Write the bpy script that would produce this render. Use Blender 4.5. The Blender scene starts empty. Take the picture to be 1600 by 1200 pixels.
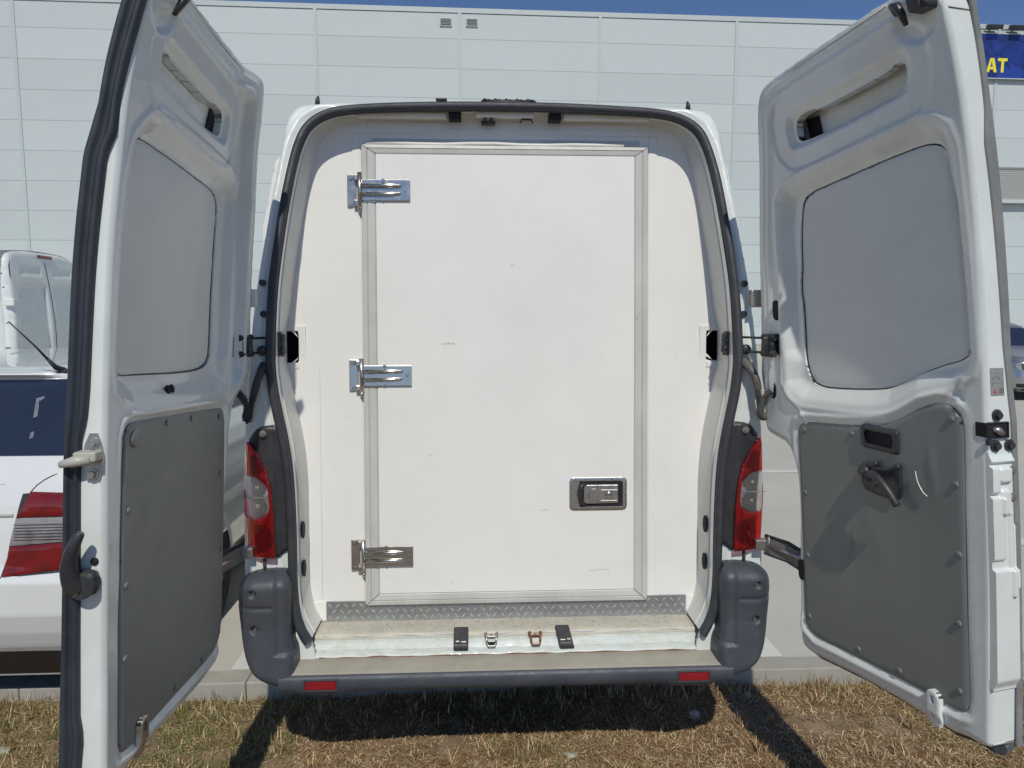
import bpy, bmesh, math, random
import numpy as np
from mathutils import Vector, Matrix

random.seed(7)
rng = np.random.default_rng(7)
SC = bpy.context.scene
COL = SC.collection

# ------------------------------------------------------------------ camera
PITCH, YAW = math.radians(6.0), math.radians(2.8)
cam_data = bpy.data.cameras.new("camera")
cam = bpy.data.objects.new("camera", cam_data)
COL.objects.link(cam)
cam_data.sensor_width = 36.0
cam_data.lens = 1111.0 / 1600.0 * 36.0
cam_data.clip_start = 0.05
cam_data.clip_end = 2000.0
_F = Vector((math.sin(YAW) * math.cos(PITCH), math.cos(YAW) * math.cos(PITCH), -math.sin(PITCH)))
cam.location = (-0.11, -2.55, 1.69)
cam.rotation_euler = _F.to_track_quat('-Z', 'Y').to_euler()
SC.camera = cam

# ------------------------------------------------------------------ sky, sun, exposure
SUN_EL, SUN_AZ = math.radians(48.0), math.radians(0.5)   # azimuth measured from -Y towards +X
sun_dir = Vector((math.sin(SUN_AZ) * math.cos(SUN_EL), -math.cos(SUN_AZ) * math.cos(SUN_EL), math.sin(SUN_EL)))
world = bpy.data.worlds.new("World")
SC.world = world
world.use_nodes = True
wn = world.node_tree.nodes
wl = world.node_tree.links
bg = wn.get("Background") or wn.new("ShaderNodeBackground")
sky = wn.new("ShaderNodeTexSky")
sky.sky_type = 'NISHITA'
sky.sun_disc = False
sky.sun_elevation = SUN_EL
sky.sun_rotation = math.pi - SUN_AZ
sky.altitude = 2500.0
sky.air_density = 0.7
sky.dust_density = 0.0
sky.ozone_density = 3.2
sat = wn.new("ShaderNodeHueSaturation")
sat.inputs["Saturation"].default_value = 1.03
wl.new(sky.outputs[0], sat.inputs["Color"])
wl.new(sat.outputs[0], bg.inputs[0])
bg.inputs[1].default_value = 0.118
sun_data = bpy.data.lights.new("sun", 'SUN')
sun_data.energy = 2.85
sun_data.angle = math.radians(0.53)
sun_data.color = (1.0, 0.962, 0.872)
sun = bpy.data.objects.new("sun", sun_data)
COL.objects.link(sun)
sun.rotation_euler = sun_dir.to_track_quat('Z', 'Y').to_euler()
SC.view_settings.view_transform = 'Standard'
SC.view_settings.look = 'None'
SC.view_settings.exposure = 0.0
SC.view_settings.gamma = 1.0
SC.view_settings.use_curve_mapping = False
SC.cycles.max_bounces = 8
SC.cycles.diffuse_bounces = 4

# ------------------------------------------------------------------ materials
def ramp(nt, fac, stops):
    r = nt.nodes.new("ShaderNodeValToRGB")
    while len(r.color_ramp.elements) < len(stops):
        r.color_ramp.elements.new(0.5)
    for e, (p, c) in zip(r.color_ramp.elements, stops):
        e.position = p
        e.color = (c[0], c[1], c[2], 1)
    nt.links.new(fac, r.inputs[0])
    return r.outputs[0]

def noise(nt, vec, scale, detail=4, rough=0.6, dist=0.0, kind="ShaderNodeTexNoise"):
    n = nt.nodes.new(kind)
    n.inputs["Scale"].default_value = scale
    if "Detail" in n.inputs: n.inputs["Detail"].default_value = detail
    if "Roughness" in n.inputs: n.inputs["Roughness"].default_value = rough
    if "Distortion" in n.inputs: n.inputs["Distortion"].default_value = dist
    nt.links.new(vec, n.inputs["Vector"])
    return n.outputs[0]

def mapping(nt, vec, scale=(1, 1, 1), loc=(0, 0, 0)):
    m = nt.nodes.new("ShaderNodeMapping")
    m.inputs["Scale"].default_value = scale
    m.inputs["Location"].default_value = loc
    nt.links.new(vec, m.inputs[0])
    return m.outputs[0]

def mixc(nt, fac, a, b):
    m = nt.nodes.new("ShaderNodeMix")
    m.data_type = 'RGBA'
    if isinstance(fac, (int, float)): m.inputs[0].default_value = fac
    else: nt.links.new(fac, m.inputs[0])
    for i, x in ((6, a), (7, b)):
        if isinstance(x, (tuple, list)): m.inputs[i].default_value = (x[0], x[1], x[2], 1)
        else: nt.links.new(x, m.inputs[i])
    return m.outputs[2]

def mat(name, color, rough=0.5, metal=0.0, var=0.04, vscale=3.0, dirt=0.0, dirt_color=(0.30, 0.26, 0.20), dirt_scale=6.0,
        bump=0.0, bump_scale=200.0, coat=0.0, spec=0.5, speck=0.0, speck_scale=90.0, speck_color=(0.05, 0.045, 0.04), stretch=(1, 1, 1), trans=0.0):
    m = bpy.data.materials.new(name)
    m.use_nodes = True
    nt = m.node_tree
    p = nt.nodes["Principled BSDF"]
    tc = nt.nodes.new("ShaderNodeTexCoord")
    vec = mapping(nt, tc.outputs["Object"], stretch)
    c = [tuple(max(0, min(1, x * (1 - var))) for x in color), tuple(max(0, min(1, x * (1 + var))) for x in color)]
    col = ramp(nt, noise(nt, vec, vscale, 5, 0.6), [(0.3, c[0]), (0.7, c[1])])
    rg = nt.nodes.new("ShaderNodeMapRange")
    nt.links.new(noise(nt, vec, vscale * 4, 4), rg.inputs[0])
    rg.inputs[1].default_value = 0.3; rg.inputs[2].default_value = 0.7
    rg.inputs[3].default_value = max(0.02, rough * 0.85); rg.inputs[4].default_value = min(1, rough * 1.2)
    nt.links.new(rg.outputs[0], p.inputs["Roughness"])
    if dirt > 0:
        f = ramp(nt, noise(nt, vec, dirt_scale, 8, 0.7, 0.4), [(0.42, (0, 0, 0)), (0.78, (dirt,) * 3)])
        col = mixc(nt, f, col, dirt_color)
    if speck > 0:
        f = ramp(nt, noise(nt, vec, speck_scale, 3, 0.6), [(0.70, (0, 0, 0)), (0.76, (speck,) * 3)])
        col = mixc(nt, f, col, speck_color)
    nt.links.new(col, p.inputs["Base Color"])
    p.inputs["Metallic"].default_value = metal
    p.inputs["Specular IOR Level"].default_value = spec
    if coat: 
        p.inputs["Coat Weight"].default_value = coat
        p.inputs["Coat Roughness"].default_value = 0.04
    if trans: p.inputs["Transmission Weight"].default_value = trans
    if bump > 0:
        b = nt.nodes.new("ShaderNodeBump")
        b.inputs["Strength"].default_value = bump
        b.inputs["Distance"].default_value = 0.002
        nt.links.new(noise(nt, vec, bump_scale, 6, 0.65), b.inputs["Height"])
        nt.links.new(b.outputs[0], p.inputs["Normal"])
    return m

M = {}
M['paint'] = mat("white_paint", (0.755, 0.79, 0.745), 0.30, coat=0.5, var=0.025, vscale=2, dirt=0.32, dirt_scale=4.5, dirt_color=(0.47, 0.45, 0.39), bump=0.03, bump_scale=40, speck=0.35, speck_scale=60, speck_color=(0.3, 0.27, 0.22))
M['paint_sill'] = mat("worn_sill_paint", (0.60, 0.65, 0.62), 0.45, coat=0.1, var=0.08, vscale=14, dirt=0.95, dirt_scale=14, dirt_color=(0.42, 0.39, 0.30), speck=0.9, speck_scale=45, bump=0.15, bump_scale=60, stretch=(1, 2, 2))
M['panel_sheet'] = mat("window_blank_sheet", (0.70, 0.73, 0.695), 0.42, var=0.04, vscale=1.6, dirt=0.25, dirt_scale=2.5, dirt_color=(0.42, 0.42, 0.38), coat=0.1)
M['grp'] = mat("box_laminate", (0.815, 0.80, 0.755), 0.42, var=0.02, vscale=1.2, speck=0.25, speck_scale=30, speck_color=(0.55, 0.53, 0.48), dirt=0.28, dirt_scale=2.2, dirt_color=(0.60, 0.59, 0.54), bump=0.05, bump_scale=25)
M['liner'] = mat("box_liner", (0.72, 0.71, 0.66), 0.45, var=0.03, vscale=5, dirt=0.3, dirt_scale=7, dirt_color=(0.48, 0.44, 0.34))
M['profile'] = mat("door_profile_plastic", (0.56, 0.56, 0.52), 0.45, var=0.06, vscale=6, dirt=0.45, dirt_scale=9, dirt_color=(0.36, 0.36, 0.31), stretch=(1, 1, 0.5), speck=0.3, speck_scale=50)
M['rubber'] = mat("black_rubber", (0.035, 0.038, 0.045), 0.55, var=0.15, vscale=9, dirt=0.35, dirt_color=(0.12, 0.12, 0.12), dirt_scale=8, bump=0.1)
M['rubber_edge'] = mat("dusty_door_rubber", (0.028, 0.034, 0.045), 0.5, var=0.15, vscale=7, dirt=0.3, dirt_color=(0.10, 0.11, 0.12), dirt_scale=6)
M['plastic'] = mat("black_plastic", (0.03, 0.032, 0.036), 0.42, var=0.1, vscale=20, bump=0.1, dirt=0.3, dirt_color=(0.12, 0.11, 0.1), dirt_scale=14)
M['bumper'] = mat("grained_bumper_plastic", (0.046, 0.055, 0.071), 0.5, var=0.10, vscale=7, bump=0.25, bump_scale=420, dirt=0.45, dirt_color=(0.125, 0.122, 0.12), dirt_scale=5, speck=0.6, speck_scale=80, speck_color=(0.30, 0.29, 0.27))
M['step'] = mat("dusty_step_rubber", (0.33, 0.305, 0.255), 0.75, var=0.10, vscale=8, dirt=0.5, dirt_color=(0.45, 0.42, 0.35), dirt_scale=10, bump=0.3, bump_scale=160, speck=0.5, speck_scale=70, speck_color=(0.15, 0.13, 0.1))
M['trim'] = mat("grey_trim_board", (0.215, 0.226, 0.210), 0.5, var=0.06, vscale=3, dirt=0.35, dirt_color=(0.235, 0.235, 0.21), dirt_scale=3, bump=0.12, bump_scale=500)
M['clip'] = mat("grey_trim_clip", (0.17, 0.175, 0.17), 0.4, var=0.05)
M['conduit'] = mat("dusty_corrugated_conduit", (0.075, 0.072, 0.065), 0.6, var=0.2, vscale=30, dirt=0.6, dirt_color=(0.25, 0.23, 0.19), dirt_scale=20)
M['strap'] = mat("dusty_hinge_strap", (0.22, 0.215, 0.205), 0.55, metal=0.3, var=0.1, vscale=15, dirt=0.5, dirt_color=(0.30, 0.28, 0.24), dirt_scale=20)
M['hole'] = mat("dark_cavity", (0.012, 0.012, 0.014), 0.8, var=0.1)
M['chrome'] = mat("polished_steel", (0.56, 0.53, 0.49), 0.26, metal=1.0, var=0.04, vscale=8)
M['zinc'] = mat("zinc_steel", (0.48, 0.46, 0.42), 0.38, metal=0.9, var=0.12, vscale=25, dirt=0.35, dirt_scale=20)
M['blacksteel'] = mat("blackened_steel", (0.04, 0.042, 0.048), 0.35, metal=0.5, var=0.15, vscale=30, dirt=0.3, dirt_scale=30)
M['tread'] = mat("aluminium_tread_plate", (0.42, 0.43, 0.43), 0.36, metal=0.8, var=0.08, vscale=12, dirt=0.35, dirt_color=(0.40, 0.38, 0.32), dirt_scale=9, bump=0.1)
M['treadmark'] = mat("bright_tread_mark", (0.72, 0.72, 0.70), 0.30, metal=0.6, var=0.1, vscale=40)
M['threshold'] = mat("dusty_threshold_plate", (0.50, 0.47, 0.39), 0.6, metal=0.25, var=0.12, vscale=16, dirt=0.6, dirt_color=(0.56, 0.52, 0.42), dirt_scale=12, bump=0.3, bump_scale=120)
M['rust'] = mat("rusty_striker", (0.24, 0.10, 0.06), 0.7, metal=0.3, var=0.3, vscale=60, bump=0.3)
M['ivory'] = mat("ivory_plastic", (0.46, 0.45, 0.38), 0.4, var=0.05)
M['label'] = mat("silver_label", (0.33, 0.32, 0.31), 0.4, var=0.04, metal=0.2)
M['windowmark'] = mat("window_reflection_mark", (0.16, 0.18, 0.22), 0.4, var=0.2, vscale=60)
M['labelred'] = mat("label_red_print", (0.55, 0.06, 0.05), 0.5, var=0.03)
M['labelblack'] = mat("label_dark_print", (0.08, 0.08, 0.08), 0.5, var=0.03)
M['glassdark'] = mat("dark_tinted_glass", (0.02, 0.028, 0.05), 0.05, var=0.05, spec=0.8)
M['blind'] = mat("white_blind_slat", (0.72, 0.71, 0.65), 0.5, var=0.02)
M['facade'] = mat("facade_sheet", (0.535, 0.58, 0.565), 0.5, var=0.02, vscale=0.35, dirt=0.12, dirt_color=(0.50, 0.52, 0.52), dirt_scale=0.5, spec=0.35)
_nt = M['facade'].node_tree; _p = _nt.nodes["Principled BSDF"]
_oi = _nt.nodes.new("ShaderNodeObjectInfo"); _hs = _nt.nodes.new("ShaderNodeHueSaturation"); _mr = _nt.nodes.new("ShaderNodeMapRange")
_mr.inputs[3].default_value = 0.955; _mr.inputs[4].default_value = 1.03
_src = _p.inputs["Base Color"].links[0].from_socket
_nt.links.new(_oi.outputs["Random"], _mr.inputs[0]); _nt.links.new(_mr.outputs[0], _hs.inputs["Value"]); _nt.links.new(_src, _hs.inputs["Color"]); _nt.links.new(_hs.outputs[0], _p.inputs["Base Color"])
M['cassette'] = mat("facade_flashing", (0.50, 0.545, 0.53), 0.45, var=0.02, vscale=0.5)
M['plinth'] = mat("plinth_render", (0.46, 0.43, 0.35), 0.8, var=0.05, vscale=1)
M['gap'] = mat("joint_gasket", (0.52, 0.55, 0.54), 0.8, var=0.05)
M['yellow'] = mat("yellow_print", (0.85, 0.72, 0.03), 0.5, var=0.02)
M['tyre'] = mat("tyre_rubber", (0.03, 0.03, 0.032), 0.8, var=0.1)
M['rim'] = mat("alloy_rim", (0.45, 0.46, 0.47), 0.3, metal=0.8, var=0.04)
M['carpaint'] = mat("estate_white_paint", (0.76, 0.775, 0.76), 0.22, coat=1.0, var=0.01, vscale=1)
M['carblack'] = mat("car_black_trim", (0.02, 0.02, 0.023), 0.45, var=0.1)
M['stone'] = mat("pale_stone", (0.40, 0.36, 0.29), 0.85, var=0.2, vscale=20, bump=0.5, bump_scale=60)

def lens_mat(name, color, cell, spot=None, rough=0.12, strength=0.5):
    m = bpy.data.materials.new(name); m.use_nodes = True
    nt = m.node_tree; p = nt.nodes["Principled BSDF"]
    tc = nt.nodes.new("ShaderNodeTexCoord")
    v = tc.outputs["Object"]
    def wave(axis):
        w = nt.nodes.new("ShaderNodeTexWave"); w.bands_direction = axis
        w.inputs["Scale"].default_value = cell; w.inputs["Distortion"].default_value = 0.0
        nt.links.new(v, w.inputs["Vector"]); return w.outputs["Fac"]
    mm = nt.nodes.new("ShaderNodeMath"); mm.operation = 'MULTIPLY'
    nt.links.new(wave('X'), mm.inputs[0]); nt.links.new(wave('Z'), mm.inputs[1])
    dark = tuple(x * 0.55 for x in color)
    col = ramp(nt, mm.outputs[0], [(0.1, dark), (0.8, color)])
    n = noise(nt, v, 11, 3, 0.5, 0.5)
    col = mixc(nt, ramp(nt, n, [(0.45, (0, 0, 0)), (0.62, (0.8, 0.8, 0.8))]), col, dark if spot is None else spot)
    nt.links.new(col, p.inputs["Base Color"])
    p.inputs["Roughness"].default_value = 0.35
    p.inputs["Specular IOR Level"].default_value = 0.25
    p.inputs["Coat Weight"].default_value = 0.8
    p.inputs["Coat Roughness"].default_value = 0.03
    b = nt.nodes.new("ShaderNodeBump"); b.inputs["Strength"].default_value = strength; b.inputs["Distance"].default_value = 0.002
    nt.links.new(mm.outputs[0], b.inputs["Height"]); nt.links.new(b.outputs[0], p.inputs["Normal"])
    return m
M['redlens_far'] = lens_mat("red_lens", (0.30, 0.002, 0.004), 120, (0.10, 0.001, 0.002))
M['clearlens_far'] = lens_mat("clear_lens", (0.50, 0.49, 0.46), 130, (0.16, 0.155, 0.16), strength=0.8)
M['carclear'] = lens_mat("clear_reversing_lens", (0.50, 0.47, 0.46), 60, (0.18, 0.16, 0.17), strength=0.8)
def glass_lens(name, color, cell, strength):
    m = bpy.data.materials.new(name); m.use_nodes = True
    nt = m.node_tree; p = nt.nodes["Principled BSDF"]
    v = nt.nodes.new("ShaderNodeTexCoord").outputs["Object"]
    mm = nt.nodes.new("ShaderNodeMath"); mm.operation = 'ADD'
    for k, ax in enumerate('XZ'):
        w = nt.nodes.new("ShaderNodeTexWave"); w.bands_direction = ax; w.inputs["Scale"].default_value = cell
        nt.links.new(v, w.inputs["Vector"]); nt.links.new(w.outputs["Fac"], mm.inputs[k])
    p.inputs["Base Color"].default_value = (*color, 1); p.inputs["Transmission Weight"].default_value = 0.92
    p.inputs["IOR"].default_value = 1.18; p.inputs["Roughness"].default_value = 0.05
    p.inputs["Coat Weight"].default_value = 1.0; p.inputs["Coat Roughness"].default_value = 0.02
    b = nt.nodes.new("ShaderNodeBump"); b.inputs["Strength"].default_value = strength; b.inputs["Distance"].default_value = 0.002
    nt.links.new(mm.outputs[0], b.inputs["Height"]); nt.links.new(b.outputs[0], p.inputs["Normal"])
    return m
M['redlens'] = glass_lens("red_lens", (0.75, 0.012, 0.016), 42, 0.35)
M['clearlens'] = glass_lens("clear_lens", (0.93, 0.92, 0.90), 42, 0.6)
M['bowl'] = mat("lamp_reflector_bowl", (0.66, 0.65, 0.64), 0.25, metal=0.8, var=0.1, vscale=30)
M['reflector'] = lens_mat("red_reflector", (0.40, 0.004, 0.012), 150, (0.30, 0.004, 0.01))

def ground_mats():
    m = mat("dry_soil", (0.235, 0.165, 0.105), 0.95, var=0.3, vscale=9, dirt=0.8, dirt_color=(0.34, 0.26, 0.165), dirt_scale=26, bump=0.9, bump_scale=90, spec=0.1, speck=0.6, speck_scale=110, speck_color=(0.40, 0.33, 0.22))
    M['soil'] = m
    M['pavement'] = mat("pale_pavement", (0.52, 0.50, 0.44), 0.85, var=0.06, vscale=1.2, dirt=0.35, dirt_color=(0.46, 0.44, 0.37), dirt_scale=3, bump=0.35, bump_scale=110, spec=0.25, speck=0.35, speck_scale=120, speck_color=(0.25, 0.24, 0.2))
    M['kerb'] = mat("kerb_concrete", (0.38, 0.36, 0.31), 0.85, var=0.10, vscale=5, dirt=0.5, dirt_color=(0.26, 0.23, 0.18), dirt_scale=7, bump=0.5, bump_scale=90, speck=0.4, speck_scale=100, speck_color=(0.16, 0.14, 0.11))
    M['line'] = mat("white_road_paint", (0.68, 0.68, 0.64), 0.7, var=0.05, vscale=6, dirt=0.5, dirt_color=(0.48, 0.46, 0.40), dirt_scale=12, bump=0.2)
    M['straw'] = mat("straw_blade", (0.62, 0.48, 0.28), 0.8, var=0.4, vscale=14, spec=0.2)
    M['tan'] = mat("brown_blade", (0.27, 0.15, 0.075), 0.85, var=0.3, vscale=12, spec=0.15)
    M['green'] = mat("green_blade", (0.21, 0.23, 0.08), 0.7, var=0.3, vscale=10, spec=0.2)
    M['leaf'] = mat("shrub_leaf", (0.09, 0.115, 0.035), 0.6, var=0.4, vscale=2)
    M['redleaf'] = mat("russet_leaf", (0.30, 0.13, 0.07), 0.6, var=0.3, vscale=2)
    M['bark'] = mat("shrub_stem", (0.12, 0.08, 0.05), 0.9, var=0.2)
ground_mats()

def banner_mat():
    m = bpy.data.materials.new("blue_banner_print"); m.use_nodes = True
    nt = m.node_tree; p = nt.nodes["Principled BSDF"]
    tc = nt.nodes.new("ShaderNodeTexCoord")
    n = noise(nt, tc.outputs["Object"], 0.9, 2, 0.5, 1.5)
    col = ramp(nt, n, [(0.42, (0.01, 0.035, 0.22)), (0.5, (0.008, 0.02, 0.12)), (0.6, (0.015, 0.05, 0.30))])
    nt.links.new(col, p.inputs["Base Color"]); p.inputs["Roughness"].default_value = 0.45
    return m
M['banner'] = banner_mat()

# ------------------------------------------------------------------ mesh helpers
class Geo:
    def __init__(s): s.v = []; s.f = []; s.sm = []; s.n = 0; s.mi = []
    def add(s, v, f, smooth=False, mi=0):
        v = np.asarray(v, float).reshape(-1, 3)
        s.v.append(v); s.f += [tuple(int(i) + s.n for i in q) for q in f]
        s.sm += [smooth] * len(f); s.mi += [mi] * len(f); s.n += len(v)
        return s

def box(g, c, size, bev=0.0, smooth=False, rot=None, mi=0):
    sx, sy, sz = [x / 2 for x in size]
    if bev > 0:
        bev = min(bev, sx * .95, sy * .95, sz * .95)
        bm = bmesh.new(); bmesh.ops.create_cube(bm, size=2)
        for v in bm.verts: v.co = Vector((v.co.x * sx, v.co.y * sy, v.co.z * sz))
        bmesh.ops.bevel(bm, geom=bm.edges[:], offset=bev, segments=2, profile=0.5, affect='EDGES')
        bm.verts.index_update()
        V = np.array([v.co[:] for v in bm.verts]); Fc = [[v.index for v in f.verts] for f in bm.faces]; bm.free()
    else:
        V = np.array([(x * sx, y * sy, z * sz) for x in (-1, 1) for y in (-1, 1) for z in (-1, 1)])
        Fc = [(0, 1, 3, 2), (4, 6, 7, 5), (0, 4, 5, 1), (2, 3, 7, 6), (0, 2, 6, 4), (1, 5, 7, 3)]
    if rot is not None: V = V @ np.array(rot).T
    g.add(V + np.array(c), Fc, smooth, mi)

def frame_of(d):
    d = np.array(d, float); d /= np.linalg.norm(d)
    a = np.array([0, 0, 1.]) if abs(d[2]) < .9 else np.array([1., 0, 0])
    u = np.cross(a, d); u /= np.linalg.norm(u)
    return u, np.cross(d, u), d

def tube(g, path, r, n=10, caps=True, smooth=True, closed=False, mi=0):
    P = np.asarray(path, float); m = len(P)
    r = np.broadcast_to(np.asarray(r, float), (m,))
    T = np.gradient(P, axis=0) if not closed else (np.roll(P, -1, 0) - np.roll(P, 1, 0))
    u, w, _ = frame_of(T[0]); V = []
    for i in range(m):
        t = T[i] / (np.linalg.norm(T[i]) + 1e-12)
        u = u - t * (u @ t); u /= np.linalg.norm(u) + 1e-12; w = np.cross(t, u)
        for k in range(n):
            a = 2 * math.pi * k / n
            V.append(P[i] + r[i] * (math.cos(a) * u + math.sin(a) * w))
    Fc = []
    for i in range(m - 1 if not closed else m):
        j = (i + 1) % m
        for k in range(n):
            k2 = (k + 1) % n
            Fc.append((i * n + k, i * n + k2, j * n + k2, j * n + k))
    g.add(V, Fc, smooth, mi)
    if caps and not closed:
        b = g.n - m * n
        g.f += [tuple(b + k for k in range(n))[::-1], tuple(b + (m - 1) * n + k for k in range(n))]
        g.sm += [False, False]; g.mi += [mi, mi]

def cyl(g, p0, p1, r, n=16, r1=None, smooth=True, mi=0):
    tube(g, [p0, p1], [r, r if r1 is None else r1], n, True, smooth, mi=mi)

def stud(g, c, d, r, h, n=16):
    """domed round head standing on a surface at c, pointing along d"""
    c = np.array(c, float); d = np.array(d, float); d /= np.linalg.norm(d)
    prof = [(-.002, r), (h * .45, r), (h * .85, r * .75), (h, r * .3)]
    tube(g, [c + d * a for a, _ in prof], [q for _, q in prof], n)

def screw(g, c, d, r=0.006):
    c = np.array(c, float); d = np.array(d, float) / np.linalg.norm(d)
    cyl(g, c, c + d * r * .45, r * 1.6, 14); cyl(g, c + d * r * .4, c + d * r * 1.3, r, 6, smooth=False)

def chaikin(P, it=1, closed=True):
    P = np.asarray(P, float)
    for _ in range(it):
        Q = np.roll(P, -1, 0) if closed else P[1:]
        A = P if closed else P[:-1]
        R = np.empty((2 * len(A), P.shape[1])); R[0::2] = .75 * A + .25 * Q; R[1::2] = .25 * A + .75 * Q
        if not closed: R = np.vstack([P[:1], R, P[-1:]])
        P = R
    return P

def sdf(poly, X):
    poly = np.asarray(poly, float); out = np.empty(len(X))
    for a in range(0, len(X), 20000):
        x = X[a:a + 20000]; d = np.full(len(x), 1e9); ins = np.zeros(len(x), bool)
        for i in range(len(poly)):
            p, q = poly[i], poly[(i + 1) % len(poly)]; e = q - p; w = x - p
            t = np.clip((w @ e) / (e @ e + 1e-15), 0, 1)
            d = np.minimum(d, ((w - t[:, None] * e) ** 2).sum(1))
            c = (p[1] > x[:, 1]) != (q[1] > x[:, 1])
            with np.errstate(divide='ignore', invalid='ignore'):
                xi = (q[0] - p[0]) * (x[:, 1] - p[1]) / (q[1] - p[1] + 1e-18) + p[0]
            ins ^= c & (x[:, 0] < xi)
        out[a:a + 20000] = np.sqrt(d) * np.where(ins, -1, 1)
    return out

def sst(x): 
    x = np.clip(x, 0, 1); return x * x * (3 - 2 * x)

def sheet(g, outline, holes, res, hf, back=None, hole_back=None, mapf=None, fillet=0.0):
    """pressed sheet: grid over a 2-D outline with holes, height hf(P, sd_outline); free edges folded back to height `back`"""
    outline = np.asarray(outline, float); holes = [np.asarray(h, float) for h in holes]
    lo = outline.min(0) - res; hi = outline.max(0) + res
    nx = max(2, int((hi[0] - lo[0]) / res) + 1); ny = max(2, int((hi[1] - lo[1]) / res) + 1)
    gx, gy = np.meshgrid(np.linspace(lo[0], hi[0], nx), np.linspace(lo[1], hi[1], ny), indexing='ij')
    P = np.stack([gx.ravel(), gy.ravel()], 1)
    def S(X):
        s = sdf(outline, X)
        for h in holes: s = np.maximum(s, -sdf(h, X))
        return s
    sd = S(P)
    e = res * .05
    for it in range(4):
        near = ((sd > 0) & (sd < res * 1.5)) | ((sd <= 0) & (sd > -res * (.38 if it == 0 else .1)))
        Q = P[near]
        gr = np.stack([S(Q + [e, 0]) - S(Q - [e, 0]), S(Q + [0, e]) - S(Q - [0, e])], 1) / (2 * e)
        gn = (gr ** 2).sum(1, keepdims=True) + 1e-9
        P[near] = Q - sd[near][:, None] * gr / gn
        sd[near] = S(P[near])
    ok = sd <= res * .10
    idx = np.arange(nx * ny).reshape(nx, ny)
    a, b, c, d = idx[:-1, :-1].ravel(), idx[1:, :-1].ravel(), idx[1:, 1:].ravel(), idx[:-1, 1:].ravel()
    cnt = ok[a].astype(int) + ok[b] + ok[c] + ok[d]
    cen_ = (P[a] + P[b] + P[c] + P[d]) / 4
    good = cnt == 4; gi = np.where(good)[0]
    on_e = (np.abs(sd[a]) < res * .1) & (np.abs(sd[b]) < res * .1) & (np.abs(sd[c]) < res * .1) & (np.abs(sd[d]) < res * .1)
    chk = np.where(good & on_e)[0]
    if len(chk): good[chk[S(cen_[chk]) > -res * .04]] = False
    faces = list(zip(a[good], b[good], c[good], d[good]))
    for i in np.where((cnt == 3))[0]:
        q = [k for k in (a[i], b[i], c[i], d[i]) if ok[k]]; faces.append(tuple(q))
    used = np.unique([i for f in faces for i in f]); remap = -np.ones(nx * ny, int); remap[used] = np.arange(len(used))
    P = P[used]; faces = [tuple(remap[i] for i in f) for f in faces]
    so = sdf(outline, P)
    H = hf(P, so) if callable(hf) else np.full(len(P), float(hf))
    if fillet > 0:
        t = np.clip(1 + so / fillet, 0, 1); H = H - fillet * (1 - np.sqrt(np.clip(1 - t * t, 0, 1)))
    def out(PP, HH): return mapf(PP[:, 0], PP[:, 1], HH) if mapf else np.stack([PP[:, 0], PP[:, 1], HH], 1)
    g.add(out(P, H), faces, True)
    if back is not None or hole_back is not None:
        E = {}
        for f in faces:
            for i in range(len(f)):
                k = (f[i], f[(i + 1) % len(f)])
                if (k[1], k[0]) in E: del E[(k[1], k[0])]
                else: E[k] = 1
        E = list(E)
        if E:
            bv = np.unique([i for k in E for i in k]); r2 = {int(i): n for n, i in enumerate(bv)}
            on_out = np.abs(so[bv]) < res * .3
            bk_ = back(P[bv]) if callable(back) else (back if back is not None else 0)
            hb = np.where(on_out, bk_, hole_back if hole_back is not None else bk_)
            V1 = out(P[bv], H[bv]); V2 = out(P[bv], np.minimum(H[bv], hb) if True else hb)
            m = len(bv); ff = []
            for i, j in E:
                i2, j2 = r2[int(i)], r2[int(j)]
                if on_out[i2] and on_out[j2] and back is None: continue
                if (not (on_out[i2] and on_out[j2])) and hole_back is None and back is None: continue
                ff.append((j2, i2, i2 + m, j2 + m))
            g.add(np.vstack([V1, V2]), ff, True)

def obj(name, g, material, parent=None, base=(0, 0, 0), loc=None, mapf=None):
    me = bpy.data.meshes.new(name)
    V = np.vstack(g.v) if g.v else np.zeros((0, 3))
    if mapf is not None: V = mapf(V)
    V = V - np.array(base)
    me.from_pydata(V.tolist(), [], g.f)
    ms = material if isinstance(material, (list, tuple)) else [material]
    for mm in ms: me.materials.append(mm)
    me.polygons.foreach_set("use_smooth", g.sm)
    if len(ms) > 1: me.polygons.foreach_set("material_index", g.mi)
    me.update()
    o = bpy.data.objects.new(name, me); COL.objects.link(o)
    if parent is not None: o.parent = parent
    elif loc is None and any(base): o.location = base
    if loc is not None: o.location = loc
    return o

def thing(name, label, cat, loc=(0, 0, 0), rotz=0, group=None):
    o = bpy.data.objects.new(name, None); COL.objects.link(o); o.empty_display_size = .3
    o.location = loc; o.rotation_euler = (0, 0, rotz); o['label'] = label; o['category'] = cat
    if group: o['group'] = group
    return o

def tag(o, label=None, cat=None, group=None, kind=None):
    for k, v in (('label', label), ('category', cat), ('group', group), ('kind', kind)):
        if v: o[k] = v
    return o

# ================================================================== SETTING
def flat(name, x0, x1, y0, y1, z, m, nx=1, ny=1):
    g = Geo(); xs = np.linspace(x0, x1, nx + 1); ys = np.linspace(y0, y1, ny + 1)
    V = [(x, y, z) for x in xs for y in ys]
    g.add(V, [(i * (ny + 1) + j, (i + 1) * (ny + 1) + j, (i + 1) * (ny + 1) + j + 1, i * (ny + 1) + j + 1) for i in range(nx) for j in range(ny)])
    o = obj(name, g, m); o['kind'] = 'structure'; return o

SOIL_Z = -0.085
KERB_Y0, KERB_Y1 = 0.575, 0.695
flat('ground', -900, 900, -900, 900, -0.17, M['soil'])
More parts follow.
